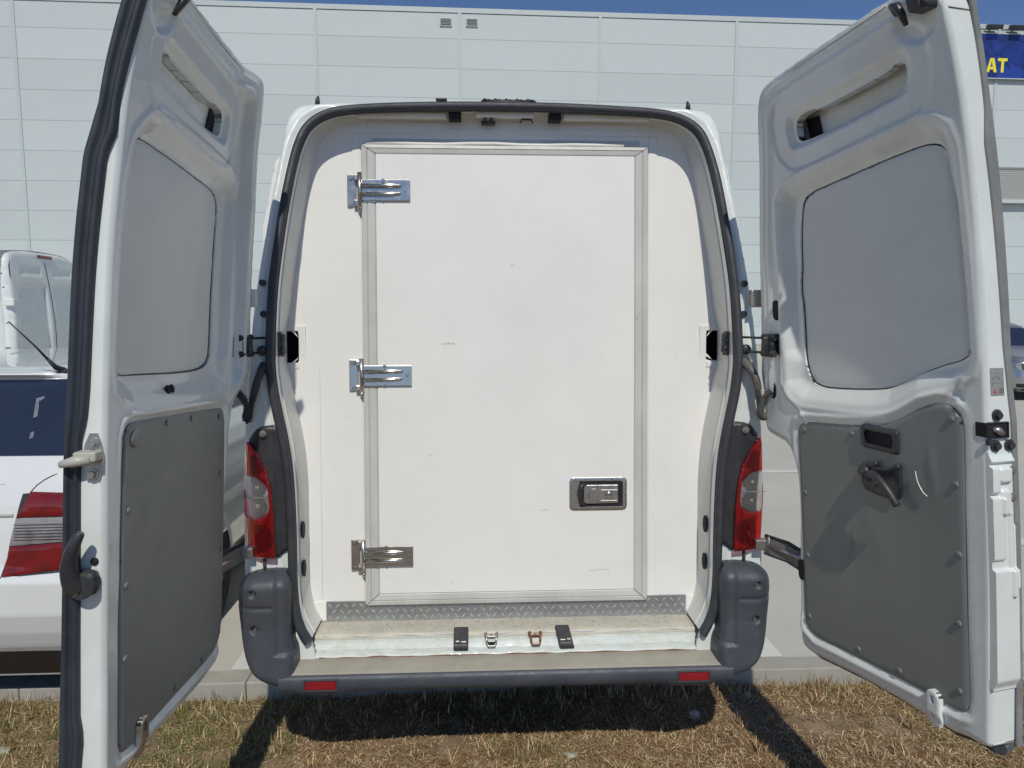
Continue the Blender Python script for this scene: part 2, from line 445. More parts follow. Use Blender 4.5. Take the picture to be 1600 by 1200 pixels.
# pavement slab behind the kerb, with a visible joint line
g = Geo(); box(g, (0, 450 + KERB_Y1, -0.08), (1600, 900, 0.16)); o = obj('pavement', g, M['pavement']); o['kind'] = 'structure'
for i, x in enumerate((-6.34, -3.78, -1.275, 1.265, 3.80, 6.34)):
    w = 0.11
    flat('parking_line', x, x + w, KERB_Y1 + 0.0 if i > 1 else KERB_Y1, 5.2, 0.004, M['line'])
flat('parking_line', 1.8, 3.6, 4.55, 4.67, 0.004, M['line'])
kb = bpy.data.objects.new('kerb', None); COL.objects.link(kb); kb['kind'] = 'structure'
kerb_mesh = None
for k in range(-8, 8):
    if kerb_mesh is None:
        g = Geo(); box(g, (0, 0, 0), (0.997, KERB_Y1 - KERB_Y0 - 0.004, 0.25), 0.006)
        o = obj('kerb_stone', g, M['kerb'], kb); kerb_mesh = o
    else:
        o = kerb_mesh.copy(); COL.objects.link(o)
    o.location = (k + .33, (KERB_Y0 + KERB_Y1) / 2, -0.122 + rng.uniform(-.0015, .0015)); o.parent = kb
    o.rotation_euler = (0, 0, rng.uniform(-.001, .001))

def hnoise(x, y):
    return (0.012 * np.sin(3.1 * x + 1.3) * np.cos(2.7 * y) + 0.009 * np.sin(9.3 * x + 4 * y) * np.sin(7.7 * y + 2)
            + 0.005 * np.sin(27 * x + 11 * y) * np.cos(23 * y - 5 * x))
def soil_h(x, y):
    t = np.clip((y - 0.25) / 0.32, 0, 1)
    return SOIL_Z + hnoise(x, y) + 0.022 * t * (0.5 + 0.5 * np.sin(x * 2.2 + .5))
xs = np.arange(-5, 5.001, 0.02); ys = np.arange(-3.6, 0.581, 0.02)
X, Y = np.meshgrid(xs, ys, indexing='ij')
Z = soil_h(X, Y) + rng.normal(0, 0.0025, X.shape)
nx, ny = X.shape; idx = np.arange(nx * ny).reshape(nx, ny)
g = Geo(); g.add(np.stack([X.ravel(), Y.ravel(), Z.ravel()], 1), list(zip(idx[:-1, :-1].ravel(), idx[1:, :-1].ravel(), idx[1:, 1:].ravel(), idx[:-1, 1:].ravel())), True)
o = obj('soil', g, M['soil']); o['kind'] = 'structure'
flat('field', -900, -4.99, -900, 0.575, SOIL_Z - 0.02, M['soil']); flat('field', 4.99, 900, -900, 0.575, SOIL_Z - 0.02, M['soil'])
flat('field', -5, 5, -900, -3.58, SOIL_Z - 0.02, M['soil'])

def make_grass():
    def region(n, x0, x1, y0, y1, lmin, lmax, up):
        x = rng.uniform(x0, x1, n); y = rng.uniform(y0, y1, n)
        dens = 0.5 + 0.5 * np.sin(5.1 * x + 2 * np.sin(3 * y)) * np.cos(6.3 * y + x)
        bare = np.sin(2.3 * x + 1.1 + 1.5 * np.sin(5.3 * y + x)) * np.sin(7.1 * y + 2.1 * x) + .5 * np.sin(13 * x + 9 * y) * np.sin(17 * y - 7 * x)
        keep = rng.uniform(0, 1, n) < np.clip(0.35 + 0.65 * dens, 0, 1) * np.clip(1.15 - 1.4 * np.clip(bare - .25, 0, 1), .15, 1)
        x, y = x[keep], y[keep]; n = len(x)
        L = rng.uniform(lmin, lmax, n); az = rng.uniform(0, 2 * np.pi, n); el = np.abs(rng.normal(up, 0.35, n))
        return x, y, L, az, np.clip(el, 0.03, 1.4)
    parts = [region(190000, -2.4, 2.4, -0.25, 0.57, 0.008, 0.034, 0.22), region(30000, -2.4, 2.4, -0.25, 0.57, 0.02, 0.055, 0.35), region(34000, -4.6, 4.6, -2.8, -0.25, 0.03, 0.08, 0.4),
             region(9000, -4.6, -2.4, -0.25, 0.57, 0.03, 0.07, 0.4), region(9000, 2.4, 4.6, -0.25, 0.57, 0.03, 0.07, 0.4),
             region(3800, -2.6, 2.4, 0.46, 0.600, 0.03, 0.095, 1.0), region(1500, -2.4, -0.9, -0.1, 0.5, 0.03, 0.09, 1.0)]
    for k in range(90):                      # tufts
        cx, cy = rng.uniform(-2.5, 2.5), rng.uniform(-.3, .585); m_ = rng.integers(25, 80); rr = rng.uniform(.008, .028)
        parts.append((cx + rng.normal(0, rr, m_), cy + rng.normal(0, rr, m_), rng.uniform(.03, .085, m_), rng.uniform(0, 2 * np.pi, m_), np.clip(rng.normal(.95, .3, m_), .2, 1.5)))
    x, y, L, az, el = [np.concatenate(q) for q in zip(*parts)]
    n = len(x); z = soil_h(x, y) - 0.004
    w = rng.uniform(0.0006, 0.0016, n) * np.where(L > .05, 1.2, 1)
    dx, dy = np.cos(az) * np.cos(el), np.sin(az) * np.cos(el); dz = np.sin(el)
    px, py = -np.sin(az), np.cos(az)
    droop = rng.uniform(0.0, 0.4, n)
    B = np.stack([x, y, z + rng.uniform(0, .015, n)], 1)
    Dm = np.stack([dx, dy, dz], 1); Wp = np.stack([px, py, rng.uniform(-.4, .4, n)], 1) * w[:, None]
    mid = B + Dm * (L * .55)[:, None]; tip = B + Dm * L[:, None]; tip[:, 2] -= droop * L * .5
    tip[:, 2] = np.maximum(tip[:, 2], soil_h(tip[:, 0], tip[:, 1]) + .001)
    V = np.empty((n, 5, 3)); V[:, 0] = B - Wp; V[:, 1] = B + Wp; V[:, 2] = mid + Wp * .8; V[:, 3] = mid - Wp * .8; V[:, 4] = tip
    base = np.arange(n) * 5
    me = bpy.data.meshes.new('dry_grass')
    loops = np.empty((n, 7), int); loops[:, 0:4] = base[:, None] + [0, 1, 2, 3]; loops[:, 4:7] = base[:, None] + [3, 2, 4]
    me.vertices.add(n * 5); me.vertices.foreach_set('co', V.ravel())
    me.loops.add(n * 7); me.loops.foreach_set('vertex_index', loops.ravel())
    me.polygons.add(n * 2)
    ls = np.empty((n, 2), int); ls[:, 0] = np.arange(n) * 7; ls[:, 1] = ls[:, 0] + 4
    me.polygons.foreach_set('loop_start', ls.ravel()); 
    gl = 0.08 + 0.30 * (x < -0.85) + 0.12 * np.sin(4 * x + 3 * y) + 0.2 * (el > .9) - 0.08 * (x > .3)
    r = rng.uniform(0, 1, n); mi = np.where(r < gl, 2, np.where(r < gl + (1 - gl) * .44, 0, 1))
    me.polygons.foreach_set('material_index', np.repeat(mi, 2))
    for k in ('straw', 'tan', 'green'): me.materials.append(M[k])
    me.update(calc_edges=True); me.validate()
    o = bpy.data.objects.new('dry_grass', me); COL.objects.link(o)
    tag(o, 'sparse sunburnt grass and straw on the verge before the kerb', 'grass', kind='stuff')
make_grass()

def rock(seed, s):
    bm = bmesh.new(); bmesh.ops.create_icosphere(bm, subdivisions=2, radius=1)
    r = random.Random(seed); off = [r.uniform(0, 9) for _ in range(3)]
    for v in bm.verts:
        c = v.co; k = 1 + .28 * math.sin(2.3 * c.x + off[0]) * math.cos(2.9 * c.y + off[1]) + .18 * math.sin(4.1 * c.z + off[2])
        v.co = Vector((c.x * k * s[0], c.y * k * s[1], c.z * k * s[2]))
    bm.verts.index_update(); V = [v.co[:] for v in bm.verts]; Fc = [[v.index for v in f.verts] for f in bm.faces]; bm.free()
    g = Geo(); g.add(V, Fc, False); return g
for i, (x, y, s, lab) in enumerate([
    (0.83, 0.36, (.034, .022, .016), 'pointed grey stone lying in the dry grass beside the dark shadow edge at right'),
    (0.25, 0.075, (.026, .018, .012), 'flat pale stone in the middle of the verge under the bumper'),
    (-2.02, 0.22, (.03, .024, .012), 'pale flat stone on the verge beneath the estate car, furthest left'),
    (-1.78, 0.26, (.032, .022, .017), 'reddish stone on the verge beside the edge of the left van door'),
    (1.12, 0.50, (.03, .016, .010), 'thin pale stone lying against the kerb below the right bumper corner')]):
    g = rock(i, s); o = obj('stone', g, M['stone'], loc=(x, y, float(soil_h(np.array(x), np.array(y))) + s[2] * .5))
    tag(o, lab, 'stone', 'stones on the verge')

# ------------------------------------------------------------------ warehouse
BROT = math.radians(1.4)
BY = 23.4
bld = thing('warehouse', 'long pale grey warehouse clad in wide horizontal metal panels', 'building', (0, BY, 0), BROT)
JX0, JS = -0.66, 4.92
NCOL0, NCOL1 = -8, 9
TOP = 12.0
g = Geo(); xa, xb = JX0 + NCOL0 * JS, JX0 + NCOL1 * JS
box(g, ((xa + xb) / 2, 20.1, TOP / 2 - .1), (xb - xa, 40, TOP - .2)); obj('wall', g, M['gap'], bld)
g = Geo(); box(g, ((xa + xb) / 2, -.02, 0.185), (xb - xa + .1, .24, 0.37)); obj('plinth', g, M['plinth'], bld)
g = Geo(); box(g, ((xa + xb) / 2, 0.05, TOP - 0.05), (xb - xa + .3, .36, 0.16)); obj('parapet_cap', g, M['cassette'], bld)
rows = []
z = TOP - 0.14
first_h = 0.85
rows.append((z - first_h, z)); z -= first_h
while z > 0.5:
    h = min(0.995, z - 0.375); rows.append((z - h, z)); z -= h
WIN = (19.15, 22.4, 5.76, 6.95)       # louvred window x0,x1,z0,z1
pm = {}
for c in range(NCOL0, NCOL1):
    for (z0, z1) in rows:
        x0, x1 = JX0 + c * JS, JX0 + (c + 1) * JS
        segs = [(x0, x1)]
        if z0 < WIN[3] - .02 and z1 > WIN[2] + .02:
            if x0 < WIN[1] and x1 > WIN[0]:
                segs = [s_ for s_ in ((x0, max(x0, WIN[0])), (min(x1, WIN[1]), x1)) if s_[1] - s_[0] > .1]
        for (a, b) in segs:
            zz0, zz1 = z0, z1
            key = (round(b - a, 3), round(zz1 - zz0, 3))
            if key not in pm:
                g = Geo(); box(g, (0, 0, 0), (key[0] - .012, .10, key[1] - .007), .003)
                o = obj('panel', g, M['facade'], bld); pm[key] = o
            else:
                o = pm[key].copy(); COL.objects.link(o)
            o.parent = bld; o.location = ((a + b) / 2, -0.05, (zz0 + zz1) / 2)
            o.rotation_euler = (rng.uniform(-.0009, .0009), 0, rng.uniform(-.0006, .0006))
tr = None
for c in range(NCOL0, NCOL1 + 1):
    if tr is None:
        g = Geo(); box(g, (0, 0, 0), (0.11, .03, TOP - .5), .004); tr = obj('joint_strip', g, M['cassette'], bld); o = tr
    else: o = tr.copy(); COL.objects.link(o)
    o.parent = bld; o.location = (JX0 + c * JS, -0.117, (TOP - .5) / 2 + .37)
def vent(x, z):
    g = Geo(); box(g, (0, 0, 0), (.42, .06, .27), .01); o = obj('vent', g, M['facade'], bld, loc=(x, -.125, z))
    g = Geo(); box(g, (0, -.028, 0), (.36, .02, .21)); obj('vent_opening', g, M['hole'], o)
    for k in range(4):
        s = Geo(); box(s, (0, -.045, -.075 + k * .05), (.36, .012, .022), rot=Matrix.Rotation(.6, 3, 'X')); obj('slat', s, M['gap'], o)
vent(-1.14, 11.55); vent(-0.24, 11.56)
g = Geo()
for (cx, cz, sx, sz) in (((WIN[0] + WIN[1]) / 2, WIN[3] + .04, WIN[1] - WIN[0] + .16, .09), ((WIN[0] + WIN[1]) / 2, WIN[2] - .05, WIN[1] - WIN[0] + .2, .12), (WIN[0] - .04, (WIN[2] + WIN[3]) / 2, .09, WIN[3] - WIN[2]), (WIN[1] + .04, (WIN[2] + WIN[3]) / 2, .09, WIN[3] - WIN[2])):
    box(g, (cx, -.10, cz), (sx, .14, sz), .01)
wf = obj('window', g, M['gap'], bld)
g = Geo(); box(g, ((WIN[0] + WIN[1]) / 2, -.02, (WIN[2] + WIN[3]) / 2), (WIN[1] - WIN[0], .02, WIN[3] - WIN[2])); obj('pane', g, M['glassdark'], wf)
nsl = 16; sl0 = None
for k in range(nsl):
    if sl0 is None:
        g = Geo(); box(g, (0, 0, 0), (WIN[1] - WIN[0] - .02, .07, .012), rot=Matrix.Rotation(-.95, 3, 'X')); sl0 = obj('slat', g, M['blind'], wf); o = sl0
    else: o = sl0.copy(); COL.objects.link(o)
    o.parent = wf; o.location = ((WIN[0] + WIN[1]) / 2, -.07, WIN[2] + .05 + k * (WIN[3] - WIN[2] - .08) / (nsl - 1))

BM = Matrix.Translation((0, BY, 0)) @ Matrix.Rotation(BROT, 4, 'Z')
def bpos(x, y, z): return (BM @ Vector((x, y, z)))[:]
# banner
bn = thing('banner', 'dark blue advertising banner with yellow lettering high on the warehouse', 'banner', bpos(20.6, -.20, 10.09), BROT)
g = Geo(); box(g, (0, 0, .79), (5.6, .06, 1.56), .01); obj('sheet', g, M['banner'], bn)
g = Geo()
for (cx, cz, sx, sz) in ((0, .01, 5.6, .03), (0, 1.58, 5.6, .03), (-2.79, .8, .03, 1.6), (2.79, .8, .03, 1.6)): box(g, (cx, -.035, cz), (sx, .03, sz))
obj('frame', g, M['gap'], bn)
def letter(polys, x, z, h):
    g = Geo()
    for poly in polys:
        P = np.array(poly) * h; n = len(P)
        V = np.vstack([np.stack([P[:, 0] + x, np.full(n, -.045), P[:, 1] + z], 1), np.stack([P[:, 0] + x, np.full(n, -.03), P[:, 1] + z], 1)])
        g.add(V, [tuple(range(n)), tuple(range(2 * n - 1, n - 1, -1))] + [(i, i + n, (i + 1) % n + n, (i + 1) % n) for i in range(n)])
    return obj('letter', g, M['yellow'], bn)
A_ = [[(0, 0), (.26, 1), (.42, 1), (.22, 0)], [(.42, 1), (.56, 1), (.80, 0), (.58, 0), (.40, .72)], [(.27, .20), (.55, .20), (.51, .38), (.31, .38)]]
T_ = [[(.0, 1), (.0, .80), (.72, .80), (.72, 1)], [(.26, .80), (.26, 0), (.47, 0), (.47, .80)]]
letter(A_, -2.08, .22, .50); letter(T_, -1.65, .22, .50)
for dx, side in ((-0.96, 'left'), (-0.09, 'right')):
    fl = thing('floodlight', f'black floodlight on a bracket above the blue banner, the {side} one of the two', 'floodlight', bpos(19.60 + dx, -.25, 11.85), BROT, 'floodlights above the banner')
    g = Geo(); box(g, (0, -.12, 0), (.46, .34, .15), .03, rot=Matrix.Rotation(.35, 3, 'X')); obj('lamp_head', g, M['plastic'], fl)
    g = Geo(); box(g, (0, .10, .08), (.10, .16, .12), .01); obj('bracket', g, M['gap'], fl)

# hedge in front of the warehouse, right
def shrub(x, y, s, lab, mm):
    t = thing('shrub', lab, 'shrub', (x, y, 0), 0, 'shrubs along the warehouse wall')
    r = np.random.default_rng(int(abs(x * 100))); n = 900
    d = r.normal(0, 1, (n, 3)); d /= np.linalg.norm(d, axis=1)[:, None]
    R = r.uniform(.55, 1.0, n) * (1 + .18 * np.sin(5 * d[:, 0] + x) * np.cos(4 * d[:, 2]))
    c = d * R[:, None] * np.array([.75, .45, .5]) * s; c[:, 2] += .55 * s; c[:, 2] = np.maximum(c[:, 2], .04)
    a = r.normal(0, 1, (n, 3)); a /= np.linalg.norm(a, axis=1)[:, None]; b = np.cross(a, r.normal(0, 1, (n, 3))); b /= np.linalg.norm(b, axis=1)[:, None]
    q = .055 * s
    V = np.stack([c - a * q, c - b * q * .55, c + a * q, c + b * q * .55], 1).reshape(-1, 3)
    g = Geo(); g.add(V, [(4 * i, 4 * i + 1, 4 * i + 2, 4 * i + 3) for i in range(n)]); 
    g.mi = [int(v) for v in (r.uniform(0, 1, n) < .35)]
    obj('foliage', g, [M['leaf'], M['redleaf']] if mm else [M['leaf'], M['leaf']], t)
    g = Geo()
    for k in range(5): cyl(g, (.04 * k - .08, 0, -.02), (.25 * (k - 2) * s * .6, .1 * (k % 2), .6 * s), .012, 6, .006)
    obj('stem', g, M['bark'], t)
for i, (x, s, lab, rr) in enumerate([(15.4, .8, 'low green shrub by the warehouse plinth, hidden mostly by the right van door', 0), (16.7, .95, 'russet and green shrub at the warehouse wall beside the open right door', 1), (18.0, .9, 'rust tinged shrub at the warehouse wall, above the parked silver car', 1), (19.2, 1.0, 'rounded green shrub at the warehouse wall furthest right', 0)]):
    shrub(x, 22.4, s, lab, rr)

# ================================================================== THE OPEN VAN
van = thing('panel_van', 'white panel van in the middle, rear doors wide open on an insulated box door', 'van', (0, 2.6, 0))
VB = (0, 2.6, 0)
def part(name, g, m, parent=None, mapf=None): return obj(name, g, m, parent or van, VB, mapf=mapf)

YBZ = ([0, .4, 1.5, 1.8, 2.1, 2.3, 2.45, 2.6], [-.01, -.01, 0, .05, .115, .170, .215, .25])
def yb(z): return np.interp(z, *YBZ)
def wall_y(z): return 0.17 + 0.072 * (z - 0.55)
OUT_R = [(0, 2.474), (0.236, 2.471), (0.467, 2.464), (0.636, 2.457), (0.738, 2.452), (0.786, 2.434), (0.812, 2.388), (0.825, 2.30), (0.837, 2.20), (0.852, 2.096), (0.868, 1.984), (0.887, 1.862), (0.906, 1.7), (0.922, 1.51), (0.937, 1.34), (0.947, 1.21), (0.958, 0.951), (0.963, 0.703), (0.963, 0.504)]
OPEN_R = [(0, 2.443), (0.226, 2.44), (0.451, 2.432), (0.584, 2.423), (0.666, 2.404), (0.725, 2.363), (0.754, 2.301), (0.775, 2.215), (0.79, 2.117), (0.806, 2.004), (0.823, 1.862), (0.834, 1.73), (0.838, 1.6), (0.838, 1.49), (0.832, 1.41), (0.817, 1.32), (0.8, 1.23), (0.787, 1.131), (0.781, 1.001), (0.78, 0.822), (0.782, 0.683), (0.776, 0.584), (0.759, 0.519), (0.732, 0.472)]
def mirror(R, bottom):
    L = [(-x, z) for x, z in R[::-1]]
    return L[:-1] + [R[0]] + R[1:] if bottom is None else L[:-1] + [R[0]] + R[1:] + bottom
outc = mirror(OUT_R, [(.966, .36), (-.966, .36)])
openc = mirror(OPEN_R, [(.722, .440), (.715, .378), (-.715, .378), (-.722, .440)])
def inset(R, d):
    c = np.array(R, float); k = np.array([0, 1.4]); v = c - k
    n = v / np.linalg.norm(v, axis=1)[:, None]
    if callable(d): d = d(c[:, 1])[:, None]
    return c - n * d
def lin_in(z): return np.interp(z, [.5, 1.0, 1.42, 1.48, 1.62, 1.70, 2.0, 2.15, 2.30, 2.42], [.014, .014, .004, -.008, -.008, .008, .026, .036, .044, .026])

# rear frame: outer skin ring with the door opening, its edge folded inward to the box
def frame_map(x, z, h): return np.stack([x, yb(z) - h, z], 1)
def frame_h(P, so):
    x, z = P[:, 0], P[:, 1]
    h = np.zeros(len(P))
    si = -sdf(np.array(openc), P)          # distance outside the opening (negative values inside ring)
    dd = -si
    h = h - .010 * sst((.045 - np.abs(dd)) / .018) * (z > .5)         # rebate in which the doors close
    h = h - .0035 * np.exp(-((dd - .062) / .0035) ** 2) * (z > .55)   # pressed seam line
    h = h - .0025 * np.exp(-((z - 2.325) / .003) ** 2) * (np.abs(x) > .74)
    return h
g = Geo()
hole = inset(openc, .006)
sheet(g, chaikin(outc, 1), [hole], .0085, frame_h, back=-.30, hole_back=-.012, mapf=frame_map, fillet=.020)
part('rear_frame', g, M['paint'])
# opening return (jamb) running in to the insulated wall
def sweep_strip(C, y0f, y1f, n=3, dx0=0.0, dx1=0.0):
    C = np.asarray(C, float); g = Geo(); m = len(C); V = []
    for j in range(n + 1):
        t = j / n; Cj = inset(C, (lambda z, t=t: dx0(z) * (1 - t) + dx1(z) * t) if callable(dx0) else dx0 * (1 - t) + dx1 * t)
        V.append(np.stack([Cj[:, 0], y0f(C[:, 1]) * (1 - t) + y1f(C[:, 1]) * t, Cj[:, 1]], 1))
    V = np.vstack(V); g.add(V, [(j * m + i, j * m + i + 1, (j + 1) * m + i + 1, (j + 1) * m + i) for j in range(n) for i in range(m - 1)], True); return g
openfine = chaikin(mirror(OPEN_R, None), 2, closed=False)
g = sweep_strip(openfine, lambda z: yb(z) + .008, lambda z: np.minimum(yb(z) + .075, wall_y(z) - .026), 3, .006, .004); part('jamb', g, M['paint'])
g = sweep_strip(openfine, lambda z: np.minimum(yb(z) + .070, wall_y(z) - .03), lambda z: wall_y(z) + .002, 3, lambda z: .003 + 0 * z, lin_in)
tube(g, [(x, min(yb(z) + .071, wall_y(z) - .029), z) for x, z in inset(openfine, .0045)], .0035, 8)
part('box_liner', g, M['liner'])
# rubber seal round the opening
g = Geo()
sm = inset(openfine, -.005)
wob = np.array([.0012 * math.sin(i * .7) for i in range(len(sm))])
tube(g, np.stack([sm[:, 0], yb(sm[:, 1]) - .008 + wob, sm[:, 1]], 1), .0155, 12)
tube(g, np.stack([inset(openfine, .0065)[:, 0], yb(sm[:, 1]) + .004, inset(openfine, .0065)[:, 1]], 1), .007, 8)
part('weather_strip', g, M['rubber'])

# body shell behind the rear frame
prof = chaikin(outc, 1)
def prof_at(k, zc=1.2): return [((x) * k, zc + (z - zc) * (k if z > zc else 1)) for x, z in prof]
g = Geo(); V = []; secs = [(0.0, 1.0), (.35, 1.004), (1.2, 1.012), (3.4, 1.012), (3.9, .99)]
m = len(prof)
for y, k in secs:
    pr_ = np.array(prof_at(k)); V.append(np.stack([pr_[:, 0], yb(pr_[:, 1]) + .10 + y, pr_[:, 1]], 1))
for (y, k, zt) in ((4.35, .93, 2.05), (4.75, .92, 1.45), (5.25, .86, 1.10), (5.40, .80, .95)):
    pr_ = np.array(prof); zz = np.where(pr_[:, 1] > 1.0, 1.0 + (pr_[:, 1] - 1.0) * (zt - 1.0) / 1.45, pr_[:, 1]) if zt > 1.0 else np.minimum(pr_[:, 1], 1.0) * .95
    V.append(np.stack([pr_[:, 0] * k, np.full(m, y), zz], 1))
ns = len(V); g.add(np.vstack(V), [(j * m + i, j * m + (i + 1) % m, (j + 1) * m + (i + 1) % m, (j + 1) * m + i) for j in range(ns - 1) for i in range(m)] + [tuple((ns - 1) * m + i for i in range(m))], True)
part('body_shell', g, M['paint'])
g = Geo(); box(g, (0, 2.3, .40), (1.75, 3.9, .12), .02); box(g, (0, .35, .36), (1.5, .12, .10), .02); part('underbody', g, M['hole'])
# side rubbing strips and side door line
for sx in (-1, 1):
    g = Geo(); box(g, (sx * .985, 2.2, .74), (.03, 2.4, .11), .01); part('rubbing_strip', g, M['bumper'])
for (y, sx) in ((1.0, -1), (1.0, 1), (4.45, -1), (4.45, 1)):
    g = Geo(); cyl(g, (sx * .66, y, .33), (sx * .90, y, .33), .335, 40); w = part('wheel', g, M['tyre'])
    g = Geo(); cyl(g, (sx * .88, y, .33), (sx * .905, y, .33), .20, 32)
    for k in range(8):
        a = k * math.pi / 4; box(g, (sx * .908, y + .12 * math.cos(a), .33 + .12 * math.sin(a)), (.012, .04, .04), .005)
    part('rim', g, M['rim'], w)

# roof trailing edge details
g = Geo()
for sx in (-1, 1):
    o = Geo(); tube(o, [(sx * .700, yb(2.43) + .02, 2.445), (sx * .700, yb(2.43) + .02, 2.468), (sx * .699, yb(2.43) + .028, 2.480)], [.010, .008, .004], 10)
    part('roof_rail_cap', o, M['plastic'])
o = Geo(); box(o, (-.24, .245, 2.474), (.042, .05, .010), .004); part('roof_stud', o, M['plastic'])
o = Geo()
for k in range(14):
    x = -.085 + k * .0135
    tube(o, [(x, .205, 2.464), (x + .007, .20, 2.471 - .003 * (k % 3)), (x + .016, .205, 2.466)], .0035, 6)
tube(o, [(-.09, .208, 2.463), (0.0, .20, 2.460), (.115, .208, 2.462)], .006, 8)
part('roof_gasket', o, M['rubber'])

# header: latch notches and strikers above the insulated wall
for sx in (-1, 1):
    g = Geo(); box(g, (sx * .190, yb(2.42) + .045, 2.417), (.048, .05, .030), .004); part('latch_notch', g, M['hole'])
o = Geo()
for dx in (-.075, -.052): cyl(o, (dx, .27, 2.412), (dx, .245, 2.410), .007, 8)
box(o, (-.0635, .275, 2.402), (.055, .03, .012), .003); part('upper_striker', o, M['blacksteel'])
o = Geo(); tube(o, [(.06, .27, 2.404), (.065, .25, 2.410), (.10, .25, 2.410), (.107, .27, 2.404)], .0035, 6); part('upper_striker', o, M['blacksteel'])
g = Geo()
box(g, (0, yb(2.42) + .045, 2.428), (.22, .035, .026), .006)
for sx in (-1, 1): box(g, (sx * .39, yb(2.42) + .048, 2.420), (.34, .032, .022), .008)
part('header_rail', g, M['liner'])

# ---------------- insulated bulkhead
def wall_map(x, z, h): return np.stack([x, wall_y(z) - h, z], 1)
wallc = [(-.93, .44), (-.93, 2.0), (-.88, 2.25), (-.7, 2.47), (.7, 2.47), (.88, 2.25), (.93, 2.0), (.93, .44)]
pockL = [(-.885, 1.484), (-.885, 1.606), (-.800, 1.606), (-.800, 1.484)]; pockR = [(-x, z + .003) for x, z in pockL]
g = Geo(); sheet(g, wallc, [pockL, pockR], .0125, lambda P, s: .0007 * np.sin(5 * P[:, 0] + 2) * np.sin(3 * P[:, 1]), mapf=wall_map)
part('bulkhead', g, M['grp'])
for sx in (-1, 1):
    g = Geo(); box(g, (sx * .86, .36, 1.547), (.13, .012, .15)); box(g, (sx * .797, .31, 1.547), (.006, .10, .118)); box(g, (sx * .86, .31, 1.486), (.12, .10, .006)); box(g, (sx * .86, .31, 1.608), (.12, .10, .006))
    pk = part('check_pocket', g, M['hole'])
    g = Geo()
    for (cx, cz, wx, wz) in ((sx * .786, 1.546, .026, .160), (sx * .835, 1.617, .07, .022), (sx * .835, 1.472, .07, .022)):
        box(g, (cx, wall_y(cz) - .001, cz), (wx, .006, wz), .0015)
    part('pocket_frame', g, M['grp'], pk)
def wbox(g, x0, x1, z0, z1, t0, t1, bev=.002):
    """box lying on the leaning bulkhead"""
    b = Geo(); box(b, ((x0 + x1) / 2, 0, (z0 + z1) / 2), (x1 - x0, t1 - t0, z1 - z0), bev)
    V = b.v[0]; V = V.copy(); V[:, 1] += wall_y(V[:, 2]) - (t0 + t1) / 2
    g.add(V, b.f, False)
# flat cover strips beside the door frame
for (a, b_) in ((-.587, -.557), (.568, .600)):
    g = Geo(); wbox(g, a, b_, .547, 2.362, 0, .003, .001); part('cover_strip', g, M['grp'])
g = Geo(); wbox(g, -.587, .600, 2.364, 2.384, 0, .003, .001); part('cover_strip', g, M['grp'])
for (a, b_, c_, d_) in ((-.7215, -.720, .56, 1.46), (.700, .7015, 2.30, 2.40), (-.529, -.5275, 2.386, 2.45), (.531, .5325, 2.386, 2.45)):
    g = Geo(); wbox(g, a, b_, c_, d_, 0, .0012, 0); part('seam', g, M['gap'])
g = Geo(); wbox(g, -.784, -.706, .474, .548, 0, .004, .001); part('corner_plate', g, M['grp'])
g = Geo(); wbox(g, .724, .790, .462, .548, 0, .004, .001); part('corner_plate', g, M['grp'])

# the insulated door
FO = (-.551, .561, .537, 2.319); FI = (-.4965, .5075, .583, 2.283)
def frame_bar(p, profl, name):
    """mitred profile along one side; p = outer a, outer b, inner b, inner a in (x, z)"""
    oa, ob, ib, ia = [np.array(q, float) for q in p]; V = []; n = len(profl)
    for (u, t) in profl:
        A = oa + (ia - oa) * u; B_ = ob + (ib - ob) * u
        V += [(A[0], wall_y(A[1]) - t, A[1]), (B_[0], wall_y(B_[1]) - t, B_[1])]
    g = Geo(); g.add(V, [(2 * i, 2 * i + 1, 2 * i + 3, 2 * i + 2) for i in range(n - 1)], False)
    return g
PRO = [(0, 0), (0, .016), (.06, .021), (.36, .023), (.42, .019), (.47, .023), (.90, .021), (1.0, .017), (1.0, .004)]
c4 = [(FO[0], FO[2]), (FO[0], FO[3]), (FO[1], FO[3]), (FO[1], FO[2])]; i4 = [(FI[0], FI[2]), (FI[0], FI[3]), (FI[1], FI[3]), (FI[1], FI[2])]
bd = Geo(); wbox(bd, FI[0] + .001, FI[1] - .001, FI[2] + .001, FI[3] - .001, .001, .021, .001)
V = bd.v[0]
bdoor = part('insulated_door', bd, M['grp'])
for k in range(4):
    j = (k + 1) % 4; gap_ = .0016
    ca, cb = np.array(c4[k], float), np.array(c4[j], float); d = (cb - ca) / np.linalg.norm(cb - ca)
    g = frame_bar((ca + d * gap_, cb - d * gap_, np.array(i4[j]) - d * gap_, np.array(i4[k]) + d * gap_), PRO, 'frame')
    part('frame_profile', g, M['profile'], bdoor)
g = Geo(); wbox(g, FO[0] + .004, FO[1] - .004, FO[2] + .004, FO[3] - .004, 0, .0015, 0); part('frame_backing', g, M['gap'], bdoor)
g = Geo(); tube(g, [(-.535 + i * .1, wall_y(2.323) - .012 + .002 * math.sin(i), 2.324 + .0025 * math.sin(i * 1.7)) for i in range(11)], .008, 8); part('top_gasket', g, M['liner'], bdoor)
g = Geo(); wbox(g, -.51, .53, 2.326, 2.346, 0, .0018, 0); part('sealant_line', g, M['gap'], bdoor)
